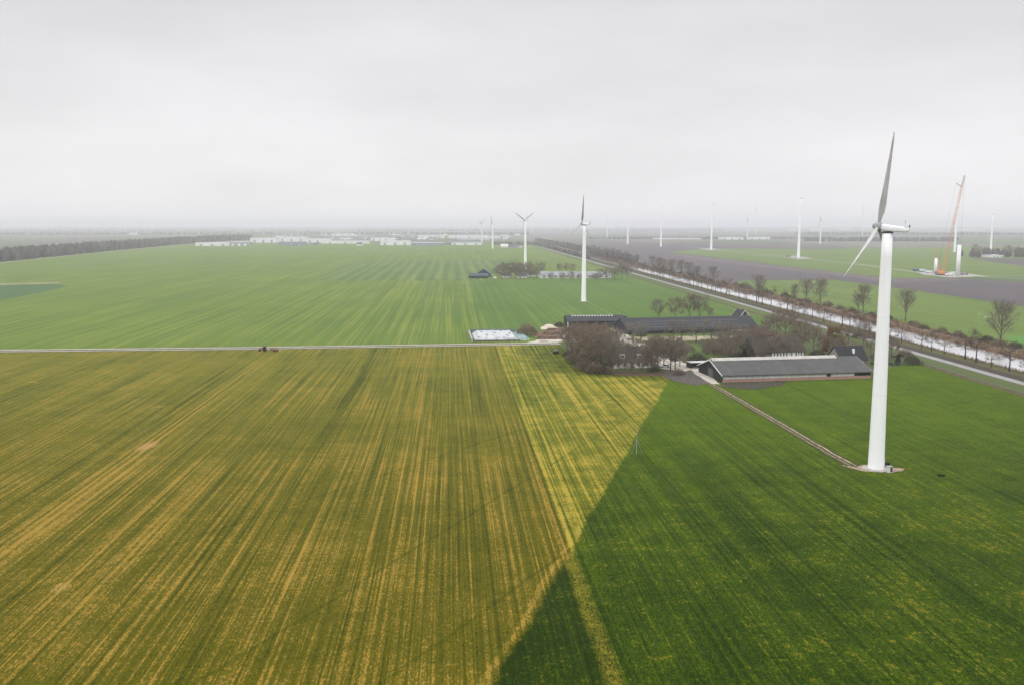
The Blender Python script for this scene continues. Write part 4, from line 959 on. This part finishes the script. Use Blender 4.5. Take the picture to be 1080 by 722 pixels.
for args in ((206, 241, 259.7, 256.2, VW, VR, 'long low white hall at the west tip of the village'), (242, 262, 259.6, 255.5, VG, VR, 'grey hall next to the westmost white one'), (264, 291, 256.2, 251, VW, VR, 'tall white hall behind the grey one at the village west end'),
             (293, 322, 254.8, 250.2, VW, VR, 'white hall with pale roof behind the blue-grey one'), (294, 320, 259.6, 255.4, VB, VG, 'blue-grey hall facing the fields in the western village'), (323, 347, 256.3, 252, VW, VR, 'white hall east of the blue-grey one'),
             (342, 394, 252.4, 249.2, VG, VW, 'very long grey hall with white roof edge in the village middle'), (340, 388, 257.2, 254.4, VW, VR, 'long white hall at the village field edge, middle of the row'), (401, 432, 258.8, 254.2, VW, VR, 'white hall with loading doors at the edge of the fields'),
             (391, 410, 254.5, 251.0, VW, VR, 'small white hall set back in the middle of the village'), (434, 467, 259.5, 256.2, VB, VR, 'pale blue hall with flat roof at the field edge'), (441, 468, 251.4, 248.4, VW, VR, 'white hall high up behind the pale blue one'),
             (474, 515, 251.6, 248.4, VW, VW, 'long bright white hall behind the eastern village'), (474, 508, 258.6, 255.8, VW, VG, 'low white hall with many doors in the eastern village'), (410, 440, 250.6, 248.2, VG, VR, 'grey hall far back in the village middle'),
             (482, 512, 254.8, 252.6, VB, VW, 'blue-grey hall with white roof strip in the eastern village'), (350, 372, 248.6, 246.4, VW, VR, 'pale hall furthest back in the western village'), (296, 318, 249.2, 247.0, VG, VR, 'grey hall furthest back at the village west end'),
             (516, 527, 252.2, 249.4, VW, VR, 'small pale hall beside the faint turbine in the village'), (760, 784, 253.0, 250.6, VW, VW, 'long pale glasshouse left of the far small turbine'), (790, 812, 252.8, 250.4, VW, VW, 'long pale glasshouse right of the far small turbine'),
             (832, 840, 243.6, 241.5, VW, VW, 'white hall far beyond the bladeless pasture tower'), (856, 864, 243.4, 241.4, VW, VW, 'white hall far beyond the canal, west of a distant farm'), (886, 897, 242.6, 240.9, VW, VW, 'white hall far off over the wood by the crane'),
             (1047, 1058, 272.0, 269.6, VW, VR, 'white farm hall before the dark wood east of the crane'), (1012, 1032, 243.4, 241.6, VW, VW, 'long white hall far beyond the crane'), (136, 142, 248.2, 246.0, VW, VW, 'lone white hall in the hazy land beyond the west wood'), (690, 740, 252.6, 251.6, VW, VW, 'very low pale glasshouse beyond the far ploughed field')):
    hall(*args)
for k, (px, py, w) in enumerate(((528, 261, 20), (536, 262, 26), (544, 261.2, 18), (470, 259.4, 16), (452, 252.8, 22), (418, 252.6, 20), (376, 259.2, 16), (330, 259.4, 18), (553, 258, 22), (562, 257.4, 18)), 1):
    o, wl, ro = gabled('village_house', 'house', ('house with whitish roof by the near village turbine', 'wide house before the dark village trees', 'dark-roofed house closest to the canal road head', 'dark house between pale blue and low white halls', 'dark-roofed house behind the pale blue hall',
        'dark-roofed house between two white village halls', 'dark house beside the long white field-edge hall', 'dark house east of the blue-grey hall', 'hazy house where the canal road meets the village', 'hazy house by the canal head trees')[k - 1], S(px, py), R(RND.uniform(-8, 8)), w, 12, 4, 9, VW if k % 2 else VG, VR if k in (1,) else VD, 'houses of the village', .5)

vr = random.Random(12)
for k in range(30):
    px = vr.uniform(250, 545); a = S(px, vr.choice((250.2, 251.5, 252.6, 253.8, 248.6, 247.4))); w, h, d = vr.uniform(14, 46), vr.uniform(4.5, 9), vr.uniform(14, 40)
    o = empty('village_shed', a, R(vr.uniform(-25, 25)), 'small pale shed among the hazy village roofs', 'shed', 'small hazy sheds of the village'); KIDS[o.name] = []
    b = MB(); b.prism([(0, 0), (d, 0), (d, h * .75), (d / 2, h - .02), (0, h * .75)], 0, w, 'x'); b.build('wall', vr.choice((VW, VG, VW, VB)), o)
    b = MB(); b.prism([(-.5, h * .75 - .2), (d / 2, h + .02), (d + .5, h * .75 - .2), (d + .5, h * .75 + .2), (d / 2, h + .5), (-.5, h * .75 + .2)], -.5, w + .5, 'x'); b.build('roof', vr.choice((VR, VD, VG, VR)), o)
# ------------------------------------------------------------------ building site with cranes beyond the canal
ORANGE = plain('crane_orange', (.64, .24, .09), .55, .12, .5)
def lattice(p0, p1, w0, w1, n, r=.16):
    """square lattice boom: four chords and zigzag bracing in one mesh"""
    b = MB(); p0, p1 = Vector(p0), Vector(p1); d = (p1 - p0).normalized(); a = d.cross(Vector((0, 1, 0))).normalized(); c = d.cross(a)
    cor = lambda f, k: p0.lerp(p1, f) + (a * (1, 1, -1, -1)[k] + c * (1, -1, -1, 1)[k]) * (w0 + (w1 - w0) * f) / 2
    for k in range(4): b.tube([cor(0, k), cor(1, k)], r, 4)
    for i in range(n):
        for k in range(4):
            b.tube([cor(i / n, k), cor((i + 1) / n, (k + 1) % 4)], r * .6, 3, False)
            if i % 3 == 0: b.tube([cor(i / n, k), cor(i / n, (k + 1) % 4)], r * .6, 3, False)
    return b
def at(px, py, Dy):
    """point at forward distance Dy on the camera ray through an image pixel"""
    u = (px - CX) / F; v = (CY - py) / F
    d = Vector((u, math.cos(PITCH) + v * math.sin(PITCH), -math.sin(PITCH) + v * math.cos(PITCH))); return Vector((0, 0, EYE)) + d * (Dy / d.y)
cb_ = S(993, 290.5); CDY = cb_.y
o = empty('crawler_crane', cb_, 0, 'tall orange lattice boom crane on crawler tracks at the turbine building site', 'crane'); KIDS[o.name] = []
L0 = lambda px, py: at(px, py, CDY) - cb_
b = MB(); b.box(-3.6, 4.4, -2.6, 2.6, 1.6, 4.4); b.box(-5.6, -3.6, -2.2, 2.2, 1.8, 3.6); b.build('body', ORANGE, o)
b = MB(); b.box(2.6, 4.9, -4.2, -2.65, 2.0, 4.6); cbn = b.build('cab', ORANGE, o); KIDS[cbn.name] = []
b = MB(); b.box(3.0, 4.95, -4.25, -4.205, 3.2, 4.3); b.build('pane', GLASS, cbn)
for y in (-4.2, 2.9):
    b = MB(); b.prism([(-5, .5), (-4.4, 0), (4.4, 0), (5, .5), (5, 1.0), (4.4, 1.5), (-4.4, 1.5), (-5, 1.0)], y, y + 1.3, 'y'); b.build('crawler_track', TYRE, o)
b = MB(); b.box(-8.2, -5.7, -2.6, 2.6, 1.2, 4.8); b.build('counterweight', plain('counterweight_grey', (.2, .2, .2), .8), o)
boom_top = L0(1014.3, 197); lattice((1.5, 0, 4.4), boom_top, 2.5, 2.0, 36, .13).build('boom', ORANGE, o)
jib = L0(1017.6, 185); lattice(boom_top, jib, 1.8, .8, 6, .14).build('jib', plain('jib_grey', (.28, .27, .27), .6), o)
strut = L0(1008.5, 193.5); lattice(boom_top, strut, 1.0, .5, 4, .12).build('jib_strut', ORANGE, o)
b = MB(); b.tube([strut, jib], .05, 3); b.tube([strut, (-6, 0, 4.8)], .07, 3); b.build('stay_rope', DARK_STEEL, o)
hk = L0(1016, 258); b = MB(); b.tube([jib, (jib.x, 0, hk.z)], .08, 3); b.build('hoist_rope', DARK_STEEL, o)
b = MB(); b.box(jib.x - .6, jib.x + .6, -.4, .4, hk.z - 2.2, hk.z); b.build('hook_block', ORANGE, o)
o = empty('mobile_crane', S(989.5, 288.5), 0, 'small orange mobile crane with short raised boom beside the tall crane', 'crane'); KIDS[o.name] = []
b = MB(); b.box(-4.5, 5.5, -1.4, 1.4, 1.0, 2.6); b.build('chassis', ORANGE, o)
b = MB(); b.box(-1.5, 2.5, -1.3, 1.3, 2.6, 4.4); b.build('upper_body', ORANGE, o)
b = MB(); b.box(3.6, 5.6, -1.3, 1.3, 2.6, 3.9); b.build('cab', ORANGE, o)
b = MB(); b.tube([(1, 0, 4), (-2.6, 0, 26)], [.7, .5], 6); b.tube([(-2.6, 0, 26), (-1.4, 0, 32)], [.4, .25], 6); b.build('boom', ORANGE, o)
for x in (-3.4, -1.7, 2.6, 4.4):
    b = MB(); b.prism([(x + .75 * math.cos(t * .5236), .75 + .75 * math.sin(t * .5236)) for t in range(12)], -1.55, 1.55, 'y'); b.build('wheel', TYRE, o)
# standing tower sections
for px, py, hh, r, lab in ((1010, 291, 38, 2.5, 'unfinished white tower section standing on the building site'), (986.6, 287.5, 19, 2.2, 'short white tower section standing behind the small orange crane')):
    o = empty('tower_section', S(px, py), 0, lab, 'tower section', 'tower sections on the building site'); KIDS[o.name] = []
    b = MB(); b.lathe([(r, 0), (r * .88, hh)], 24); b.build('shell', WHITE_PAINT, o, smooth=True)
    b = MB(); b.lathe([(r * .92, hh + .01), (r * .92, hh + .4)], 24); b.build('flange', DARK_STEEL, o)
    b = MB(); b.lathe([(r * 1.6, -.2), (r * 1.6, .3), (r * 1.02, .34)], 24); b.build('foundation', CONCRETE, o)
sheet('site_pad', rough([S(966, 287.5), S(975, 290.2), S(1000, 293.0), S(1022, 292.5), S(1040, 291.5), S(1018, 288.6), S(990, 286.2)], 1.6, 2.0, 2), 0.2, plain('gravel_pad', (.30, .285, .26), .95, .2, .1))
gt = plain('gravel_track', (.27, .255, .23), .95, .2, .1)
ribbon('site_track', [S(790, 269.2), S(842, 272.4), S(900, 278.5), S(945, 284.3), S(968, 287.5), S(1000, 290.3), S(1040, 292.2), S(1080, 294.8), S(1300, 302)], -3.2, 3.2, 0.22, gt)
ribbon('site_track', [S(1020, 291.5), S(1048, 291.0), S(1080, 291.4), S(1300, 293)], -2.8, 2.8, 0.24, gt)
ribbon('site_track', [S(722, 259.2), S(735, 261.2), S(750, 263.6), S(842, 271.6)], -3, 3, 0.26, gt)
ribbon('site_track', [S(697, 257.6), S(716, 257.2), S(735, 256.9)], -4, 4, 0.26, gt)
sheet('tower_pad', rough([S(826, 271), S(842, 274), S(856, 272.6), S(840, 269.9)], 1.6, 2.0, 3), 0.28, gt)
sheet('tower_pad', rough([S(738, 262.6), S(750, 264.4), S(760, 263.4), S(748, 261.8)], 1.6, 2.0, 4), 0.28, gt)
def truck(px, py, col, rz, label, ln=9.0, boxc=None):
    o = empty('truck', S(px, py), rz, label, 'truck', 'trucks and vans on the building site'); KIDS[o.name] = []
    b = MB(); b.box(0, ln * .7, -1.25, 1.25, 1.0, 3.4); b.build('cargo_box', plain('cargo_paint', boxc or (.66, .66, .66), .5, .1), o)
    b = MB(); b.prism([(ln * .72, .7), (ln, .7), (ln, 1.9), (ln * .95, 2.9), (ln * .72, 2.9)], -1.2, 1.2, 'y'); c = b.build('cab', plain('cab_paint', col, .4, .1), o); KIDS[c.name] = []
    b = MB(); b.box(ln * .8, ln * .93, -1.23, -1.205, 1.9, 2.6); b.build('pane', GLASS, c)
    for x in (ln * .15, ln * .3, ln * .85):
        b = MB(); b.prism([(x + .5 * math.cos(t * .5236), .5 + .5 * math.sin(t * .5236)) for t in range(12)], -1.3, 1.3, 'y'); b.build('wheel', TYRE, o)
truck(963, 286.3, (.08, .12, .25), 0, 'dark blue truck at the west end of the building site', 10, (.10, .13, .24))
truck(970, 286.6, (.55, .6, .7), .1, 'pale blue and white truck on the building site', 9, (.6, .65, .75))
truck(976.5, 288.2, (.7, .7, .7), -.1, 'white truck parked just before the small crane', 9)
truck(997, 291.2, (.7, .7, .7), 0, 'white truck parked between the tall crane and the tower section', 10)
truck(1003, 289.6, (.7, .7, .7), 0, 'white truck parked behind the standing tower section', 9)
truck(1013, 290.2, (.15, .15, .16), 0, 'dark truck at the east end of the building site', 9, (.25, .25, .26))
truck(853, 272.6, (.12, .12, .12), .1, 'dark truck parked on the pad of the bladeless pasture tower', 9, (.16, .16, .17)) if False else truck(829, 271.4, (.12, .12, .12), .1, 'dark truck parked on the pad of the bladeless pasture tower', 9, (.16, .16, .17))

# ------------------------------------------------------------------ tractor, plough, trough at the lane
def wheel(parent, name, x, y, r, w):
    b = MB(); b.lathe([(r * .55, -w / 2), (r * .95, -w / 2), (r, -w * .3), (r, w * .3), (r * .95, w / 2), (r * .55, w / 2)], 18)
    o = b.build(name, TYRE, parent, (x, y, r)); o.rotation_euler = (R(90), 0, 0); KIDS[o.name] = []
    b = MB(); b.lathe([(r * .54, -w * .35), (r * .54, w * .35)], 14); b.build('rim', plain('rim_orange', (.45, .17, .07), .6), o)
RED = plain('faded_red_paint', (.22, .10, .075), .55, .25, 1.0)
o = empty('tractor', S(277.5, 370.4) + Vector((0, 0, .09)), R(3), 'old red tractor with black cab parked on the lane', 'tractor'); KIDS[o.name] = []
b = MB(); b.prism([(-2.6, .9), (.1, .9), (.1, 2.1), (-.2, 2.3), (-2.3, 2.0), (-2.6, 1.7)], -.75, .75, 'y'); b.build('bonnet', RED, o)
b = MB(); b.prism([(.1, 1.0), (1.9, 1.0), (1.9, 2.0), (1.6, 3.1), (.3, 3.1), (.1, 2.0)], -.95, .95, 'y'); cbn = b.build('cab', plain('black_cab', (.02, .02, .022), .4), o); KIDS[cbn.name] = []
b = MB(); b.box(.25, 1.7, -1.05, 1.05, 3.1, 3.25); b.build('cab_roof', plain('dark_roof', (.05, .04, .04), .5), cbn)
for y in (-1.05, 1.05): wheel(o, 'wheel', 1.2, y, .95, .5); wheel(o, 'wheel', -2.0, y * .85, .6, .35)
b = MB(); b.tube([(-1.4, .5, 2.1), (-1.4, .5, 3.0)], .06, 6); b.build('exhaust', DARK_STEEL, o)
o.scale = (.8, .8, .8)
o = empty('seed_drill', S(288.5, 370.6) + Vector((0, -.3, .05)), R(3), 'orange brown seed drill standing behind the red tractor', 'farm implement'); KIDS[o.name] = []
b = MB(); b.prism([(-1.6, 1.0), (2.2, 1.0), (2.6, 2.0), (-2.0, 2.0)], -1.6, 1.6, 'y'); b.build('hopper', plain('rusty_orange', (.20, .10, .06), .8, .35), o)
b = MB(); b.tube([(-2.6, 0, .7), (3.4, 0, .7)], .12, 6); b.tube([(0, -1.6, .6), (0, 1.6, .6)], .1, 6); b.build('frame', RED, o)
for y in (-1.7, 1.7): wheel(o, 'wheel', .8, y, .55, .3); wheel(o, 'wheel', 2.6, y, .45, .25)
b = MB(); b.tube([(3.2, 0, .7), (5.0, -1.4, .35)], .09, 5); b.build('arm', plain('pale_yellow_paint', (.5, .42, .2), .6), o)
o.scale = (.75, .75, .75)
o = empty('water_trough', S(586.5, 372.8), R(6), 'black water trough with grey tank in the grass below the lane', 'water trough'); KIDS[o.name] = []
b = MB()
for q in ((-1.5, 1.5, -.55, -.47, 0, .8), (-1.5, 1.5, .47, .55, 0, .8), (-1.5, -1.42, -.47, .47, 0, .8), (1.42, 1.5, -.47, .47, 0, .8), (-1.42, 1.42, -.47, .47, .05, .12)): b.box(*q)
b.build('basin', plain('black_plastic', (.012, .012, .013), .5), o)
b = MB(); b.tube([(-1.2, .95, 1.35), (1.1, .95, 1.35)], .62, 14); b.build('tank', plain('grey_tank', (.16, .18, .19), .6), o, smooth=False)
for x in (-.9, .9): b = MB(); b.box(x - .1, x + .1, .65, 1.25, 0, .78); b.build('leg', DARK_STEEL, o)

# ------------------------------------------------------------------ farmyard ground, cars, hedges, trees
yard_g = meadow('garden_grass', (0.0645, 0.0817, 0.0215), (0.043, 0.0559, 0.0172), (0.1204, 0.1032, 0.043), .3, .3, .6, 17.0)
sheet('farm_garden', rough([S(590, 362.5), S(603, 378), S(626, 391), S(700, 396), S(745, 399), S(755, 396), S(915, 392), S(935, 383), K(-9, 60), K(-9, 330), S(800, 341), S(660, 350), S(600, 349)], 0.6, 2.0, 5), 0.05, yard_g)
sheet('farm_lawn', [S(727, 377), S(795, 376), S(800, 361), S(722, 362)], 0.08, meadow('lawn_grass', (0.0731, 0.1118, 0.0215), (0.0516, 0.086, 0.0172), (0.1032, 0.1118, 0.0344), .2, .3, .4, 2.0))
gravel = plain('pale_yard_gravel', (.44, .40, .345), .95, .2, .25, .1)
sheet('farmyard', rough([S(556, 361.5), S(600, 349), S(652, 346.5), S(662, 353), S(672, 360), S(690, 368), S(716, 378), S(729, 390), S(722, 391.5), S(700, 389), S(684, 376), S(668, 365), S(645, 360), S(604, 360.5)], 0.7, 2.0, 6), 0.10, gravel)
sheet('barn_apron', rough([S(664, 355.5), S(800, 353.5), S(800, 357.5), S(700, 359.5), S(668, 359.5)], 1.0, 2.0, 7), 0.11, plain('dry_grass_apron', (.30, .27, .17), .95, .3, .2))
sheet('dirt_patch', rough([S(700, 391), S(728, 391.5), S(742, 400), S(748, 404.5), S(735, 406.5), S(716, 403), S(700, 397)], 0.8, 2.0, 8), 0.12, plain('churned_mud', (.075, .060, .052), .85, .9, 1.0, .3))
sheet('dirt_patch', rough([S(628, 391.8), S(700, 392.5), S(702, 396.5), S(640, 395.5)], 0.8, 2.0, 9), 0.13, plain('brown_bare_soil', (.085, .058, .034), .95, .35, .3))
sheet('dirt_patch', rough([S(757, 403.8), S(830, 401.5), S(826, 406), S(790, 411), S(764, 408)], 0.8, 2.0, 10), 0.13, plain('muddy_edge', (.050, .046, .028), .9, .9, .9))
sheet('farm_drive', rough([S(729, 385), S(732, 385), S(752, 398), S(760, 405), S(750, 404.5), S(738, 397), S(726, 388.5)], 0.35, 2.0, 11), 0.14, gravel)
def car(p, rz, col, label):
    o = empty('parked_car', p, rz, label, 'car'); KIDS[o.name] = []
    b = MB(); b.prism([(-2.1, .35), (2.1, .35), (2.15, .75), (1.5, .92), (-1.9, .98), (-2.15, .8)], -.86, .86, 'y'); b.build('body', plain('car_paint', col, .3, .05, 1, .5), o)
    b = MB(); b.prism([(-1.7, .99), (1.1, .95), (.5, 1.42), (-1.3, 1.45)], -.76, .76, 'y'); b.build('cabin_glass', GLASS, o)
    b = MB(); b.box(-1.25, .45, -.72, .72, 1.455, 1.5); b.build('roof', plain('car_paint', col, .3, .05, 1, .5), o)
    for x in (-1.35, 1.3):
        for y in (-.8, .8):
            b = MB(); b.lathe([(.32, -.11), (.32, .11)], 14); w = b.build('wheel', TYRE, o, (x, y, .32)); w.rotation_euler = (R(90), 0, 0)
car(S(702, 387.5) + Vector((0, 0, .1)), R(160), (.55, .60, .63), 'pale silver car parked beside the drive near the farmhouse')
car(S(712, 380.5) + Vector((0, 0, .1)), R(110), (.06, .065, .075), 'dark car parked on the farmyard gravel behind the silver one')
car(S(691, 371.5) + Vector((0, 0, .1)), R(140), (.62, .62, .61), 'white car parked up by the red brown outbuilding')
car(S(655, 351.3) + Vector((0, 0, .1)), R(20), (.25, .26, .28), 'grey car parked before the narrow feed silo')

def put_trees(lst, kinds, group, lab, sc_h=12.0):
    for k, (px, py, top) in enumerate(lst, 1):
        g = S(px, py); h = (py - top) * g.y / F * 1.02; s = h / sc_h
        kd = kinds[k % len(kinds)]
        kd.put((g.x, g.y, .05), lab % ordw(k), group, s, RND.uniform(0, 6.3), s * RND.uniform(.95, 1.05))
put_trees(((598, 369, 346), (603, 375, 347), (608, 371, 344), (611, 381, 350), (616, 377, 346), (619, 387, 352), (624, 373, 347), (624, 391, 355), (629, 383, 347), (634, 390, 354), (637, 377, 347), (640, 386, 353), (643, 392, 362), (614, 366, 345), (630, 368, 347), (646, 379, 351), (652, 372, 350)),
          yard_kinds, 'dense grove of bare trees west of the farmhouse', 'bare brown tree in the dense grove west of the farmhouse, %s counted from the lane')
put_trees(((646, 392.5, 374), (656, 393, 381), (665, 393.5, 382), (677, 393.5, 376), (683, 392.5, 370), (672, 376, 358), (663, 373, 357)), yard_kinds, 'small trees before the farmhouse', 'small bare tree before the white farmhouse front, %s from the grove')
put_trees(((687, 392, 358), (694, 391, 360), (700, 386, 357), (707, 391, 358), (712, 389.5, 360), (691, 383, 357), (717, 386, 362)), yard_kinds, 'bare trees along the farm drive', 'bare reddish tree along the farm drive, %s east of the farmhouse')
put_trees(((695, 336.8, 317.5), (712, 336.6, 316.5), (727, 336, 314), (738, 335.8, 314.5), (749, 335.4, 326)), yard_kinds, 'thin trees behind the long black barn', 'thin bare tree behind the long black barn, %s from its west end')
put_trees(((668, 358, 342), (676, 360, 344), (710, 358, 342), (719, 359, 340), (734, 361, 343), (750, 361.5, 341), (766, 360, 343), (781, 360, 345)), [fruit_kind], 'bare orchard trees before the long black barn', 'bare orchard tree before the long black barn, %s from the west', 6.5)
put_trees(((762, 375, 358), (770, 379, 362), (777, 372, 355), (790, 378, 357), (797, 372, 350), (804, 377, 354), (812, 380, 358), (757, 379, 364), (745, 378, 366), (785, 366, 349)), yard_kinds, 'bare garden trees behind the near barn', 'bare garden tree behind the near barn, %s counted from the lawn')
put_trees(((819, 352, 329), (828, 357, 330), (838, 353, 334), (812, 350, 334), (848, 357, 339), (806, 355, 340)), yard_kinds, 'trees by the road bend above the farm', 'bare tree between the farm garden and the canal road, %s eastward')
put_trees(((881, 382, 360), (889, 384, 366), (858, 369, 346), (868, 374, 355), (845, 368, 350), (895, 362, 346), (910, 366, 345), (918, 372, 352), (940, 378, 356)), yard_kinds, 'bare trees around the slate house', 'bare tree near the dark slate house, %s counted from the thatched farmhouse')
for px, py, sc, lab in ((880, 373, .92, 'rust brown oak still in leaf between the thatched farmhouse and the slate house'), (873, 377, .62, 'smaller rust brown oak in leaf before the large one')):
    g = S(px, py); oak_kind.put((g.x, g.y, .05), lab, 'oaks still in brown leaf', sc)
for px, py, sc, lab in ((785, 382.5, .95, 'single dark conifer behind the near barn'), (947, 382, .55, 'small dark conifer in the garden right of the near turbine tower')):
    g = S(px, py); conifer_kind.put((g.x, g.y, .05), lab, 'dark conifers', sc)
g = S(556, 354); bush_kinds[0].put((g.x, g.y, 0), 'large round brown bush at the corner of the silage clamp', 'yard bushes', 2.1, 1.0)
for k, (px, py, sc) in enumerate(((606, 350, 1.2), (618, 349.5, 1.0), (676, 355, 1.2), (785, 345, 1.6), (793, 350, 1.5), (801, 352, 1.4), (735, 381, 1.6), (752, 372, 1.8), (768, 369, 1.6), (726, 371, 1.2), (822, 369, 1.5), (833, 364, 1.4), (862, 377, 1.5), (928, 379, 1.5), (962, 382, 1.3), (955, 376, 1.2), (905, 357, 1.3), (716, 395, .9), (590, 345, 1.3)), 1):
    g = S(px, py); bush_kinds[k % 2].put((g.x, g.y, 0), 'leafless grey brown bush in the farm grounds, %s counted eastward from the wood yard' % ordw(k), 'bushes in the farm grounds', sc, RND.uniform(0, 6.3))
def hedge(p0, p1, w, h, label, seed):
    d = (p1 - p0); ln = d.length; rnd = random.Random(seed); fo, st_ = MB(), MB()
    for k in range(int(ln * 60)):
        x = rnd.uniform(0, ln); y = rnd.uniform(-w, w) / 2; z = rnd.uniform(.1, 1) * h
        twig(fo, rnd, Vector((x, y, z * .85)), Vector((rnd.uniform(-1, 1), rnd.uniform(-1, 1), rnd.uniform(-.3, 1))).normalized(), rnd.uniform(.2, .45), .22)
    for k in range(int(ln / 1.2)): st_.tube([(k * 1.2, 0, 0), (k * 1.2 + .1, 0, h * .7)], .06, 4)
    o = empty('hedge', p0, math.atan2(d.y, d.x), label, 'hedge', 'clipped dark hedges by the slate house'); KIDS[o.name] = []
    fo.build('foliage', EVER, o); st_.build('stem', BARK_DARK, o)
hedge(S(935, 385.5), S(951, 385.5), 2.2, 1.5, 'low dark hedge at the grass edge right of the near tower', 1)
hedge(S(953, 385.3), S(974, 385.0), 2.4, 2.0, 'longest dark hedge at the grass edge, closest to the canal road', 2)
hedge(S(918, 377), S(932, 376.5), 2.0, 1.6, 'dark hedge just left of the near tower beside the slate house', 3)
hedge(S(942, 377.2), S(952, 376.5), 2.0, 1.4, 'short dark hedge behind the others near the canal road', 4)
hedge(S(918, 384.6), S(930, 384.8), 2.0, 1.6, 'dark hedge at the foot of the slate house garden', 5)
put_trees(((764, 368, 350), (772, 364, 346), (780, 375, 354), (788, 371, 350), (795, 366, 347), (802, 369, 349), (810, 364, 345), (817, 371, 352), (822, 378, 358), (756, 370, 354), (748, 374, 359), (835, 368, 348), (742, 371, 358), (830, 379, 361)), yard_kinds, 'scrub trees between the barns', 'bare scrub tree in the thicket between the two long barns, %s counted eastward')
for k, (px, py, sc) in enumerate(((600, 376, 1.2), (604, 381, 1.3), (609, 385, 1.2), (615, 389, 1.4), (621, 392, 1.3), (628, 393, 1.5), (635, 393.5, 1.4), (642, 394, 1.0), (613, 380, 1.3), (622, 385, 1.4), (632, 387, 1.3), (606, 374, 1.1), (690, 391.5, .9)), 1):
    g = S(px, py); bush_kinds[k % 2].put((g.x, g.y, 0), 'brown undergrowth bush beneath the grove by the farmhouse, %s from the lane side' % ordw(k), 'undergrowth of the farmhouse grove', sc, RND.uniform(0, 6.3))
for k, (px, py, sc) in enumerate(((760, 372, 1.5), (770, 376, 1.6), (779, 378, 1.4), (790, 377, 1.6), (800, 376, 1.5), (808, 370, 1.6), (816, 374, 1.4), (765, 362, 1.3), (783, 361, 1.5), (798, 360, 1.5)), 1):
    g = S(px, py); bush_kinds[k % 2].put((g.x, g.y, 0), 'grey brown bush in the thicket between the two long barns, %s counted eastward' % ordw(k), 'thicket bushes between the barns', sc, RND.uniform(0, 6.3))
# grove of the middle farm
put_trees(((524, 293, 283), (529, 294, 281), (534, 293, 280), (539, 293.5, 279), (544, 293, 281), (549, 294, 280), (554, 293, 281), (560, 292, 280), (566, 293.5, 283), (532, 290, 279), (546, 290, 278), (556, 289.5, 278), (570, 291, 279)), yard_kinds, 'grove of the middle farm', 'grey bare tree in the middle farm grove, %s counted from the blue-black barns')
put_trees(((593, 297, 289), (602, 297, 288), (611, 296.5, 289.5), (581, 296.5, 289), (628, 296.5, 289), (590, 287.5, 279), (597, 287.5, 279), (604, 287, 280)), yard_kinds, 'trees along the long white barn', 'grey bare tree beside the long white barn of the middle farm, %s eastward')
put_trees(((640, 295, 283), (648, 294.5, 283), (656, 294, 279.5), (662, 293.5, 280), (633, 294.5, 285)), yard_kinds, 'trees at the east end of the middle farm', 'dense bare tree at the east end of the middle farm, %s toward the canal road')
put_trees(((1062, 271.5, 261), (1072, 272.5, 262), (1080, 273, 263), (1028, 270, 260), (1037, 271, 262)), yard_kinds, 'trees at the farm east of the crane', 'hazy bare tree at the farm east of the crane, %s eastward')

# swans grazing in the pasture beyond the canal
def swan(px, py, rz, label, down):
    o = empty('swan', S(px, py) + Vector((0, 0, .06)), rz, label, 'swan', 'white swans in the pasture'); KIDS[o.name] = []
    me = bpy.data.meshes.new('body')
    vs = [(0, 0, .42), (-.35, 0, .42), (-.6, 0, .5), (.28, 0, .5), (.42, 0, .72), (.46, 0, 1.0), (.58, 0, 1.08), (.76, 0, 1.02)] if not down else [(0, 0, .42), (-.35, 0, .42), (-.6, 0, .5), (.28, 0, .48), (.5, 0, .58), (.7, 0, .42), (.8, 0, .2), (.9, 0, .06)]
    vs += [(-.05, .12, .2), (-.05, .13, .02), (-.05, -.12, .2), (-.05, -.13, .02)]
    me.from_pydata(vs, [(0, 1), (1, 2), (0, 3), (3, 4), (4, 5), (5, 6), (6, 7), (0, 8), (8, 9), (0, 10), (10, 11)], [])
    ob = bpy.data.objects.new('body', me); COL.objects.link(ob); ob.parent = o; KIDS[o.name].append(ob); me.materials.append(plain('white_feathers', (.8, .8, .78), .8, .05))
    sk = ob.modifiers.new('skin', 'SKIN'); ob.modifiers.new('sub', 'SUBSURF').render_levels = 1
    rad = (.27, .24, .06, .14, .065, .055, .07, .025, .05, .03, .05, .03)
    for k, v in enumerate(me.skin_vertices[0].data): v.radius = (rad[k], rad[k]); v.use_root = (k == 0)
swan(1033, 332, .4, 'white swan with raised neck standing in the pasture beyond the canal', False)
swan(1039.5, 335, 2.2, 'white swan with lowered neck grazing in the pasture beyond the canal', True)
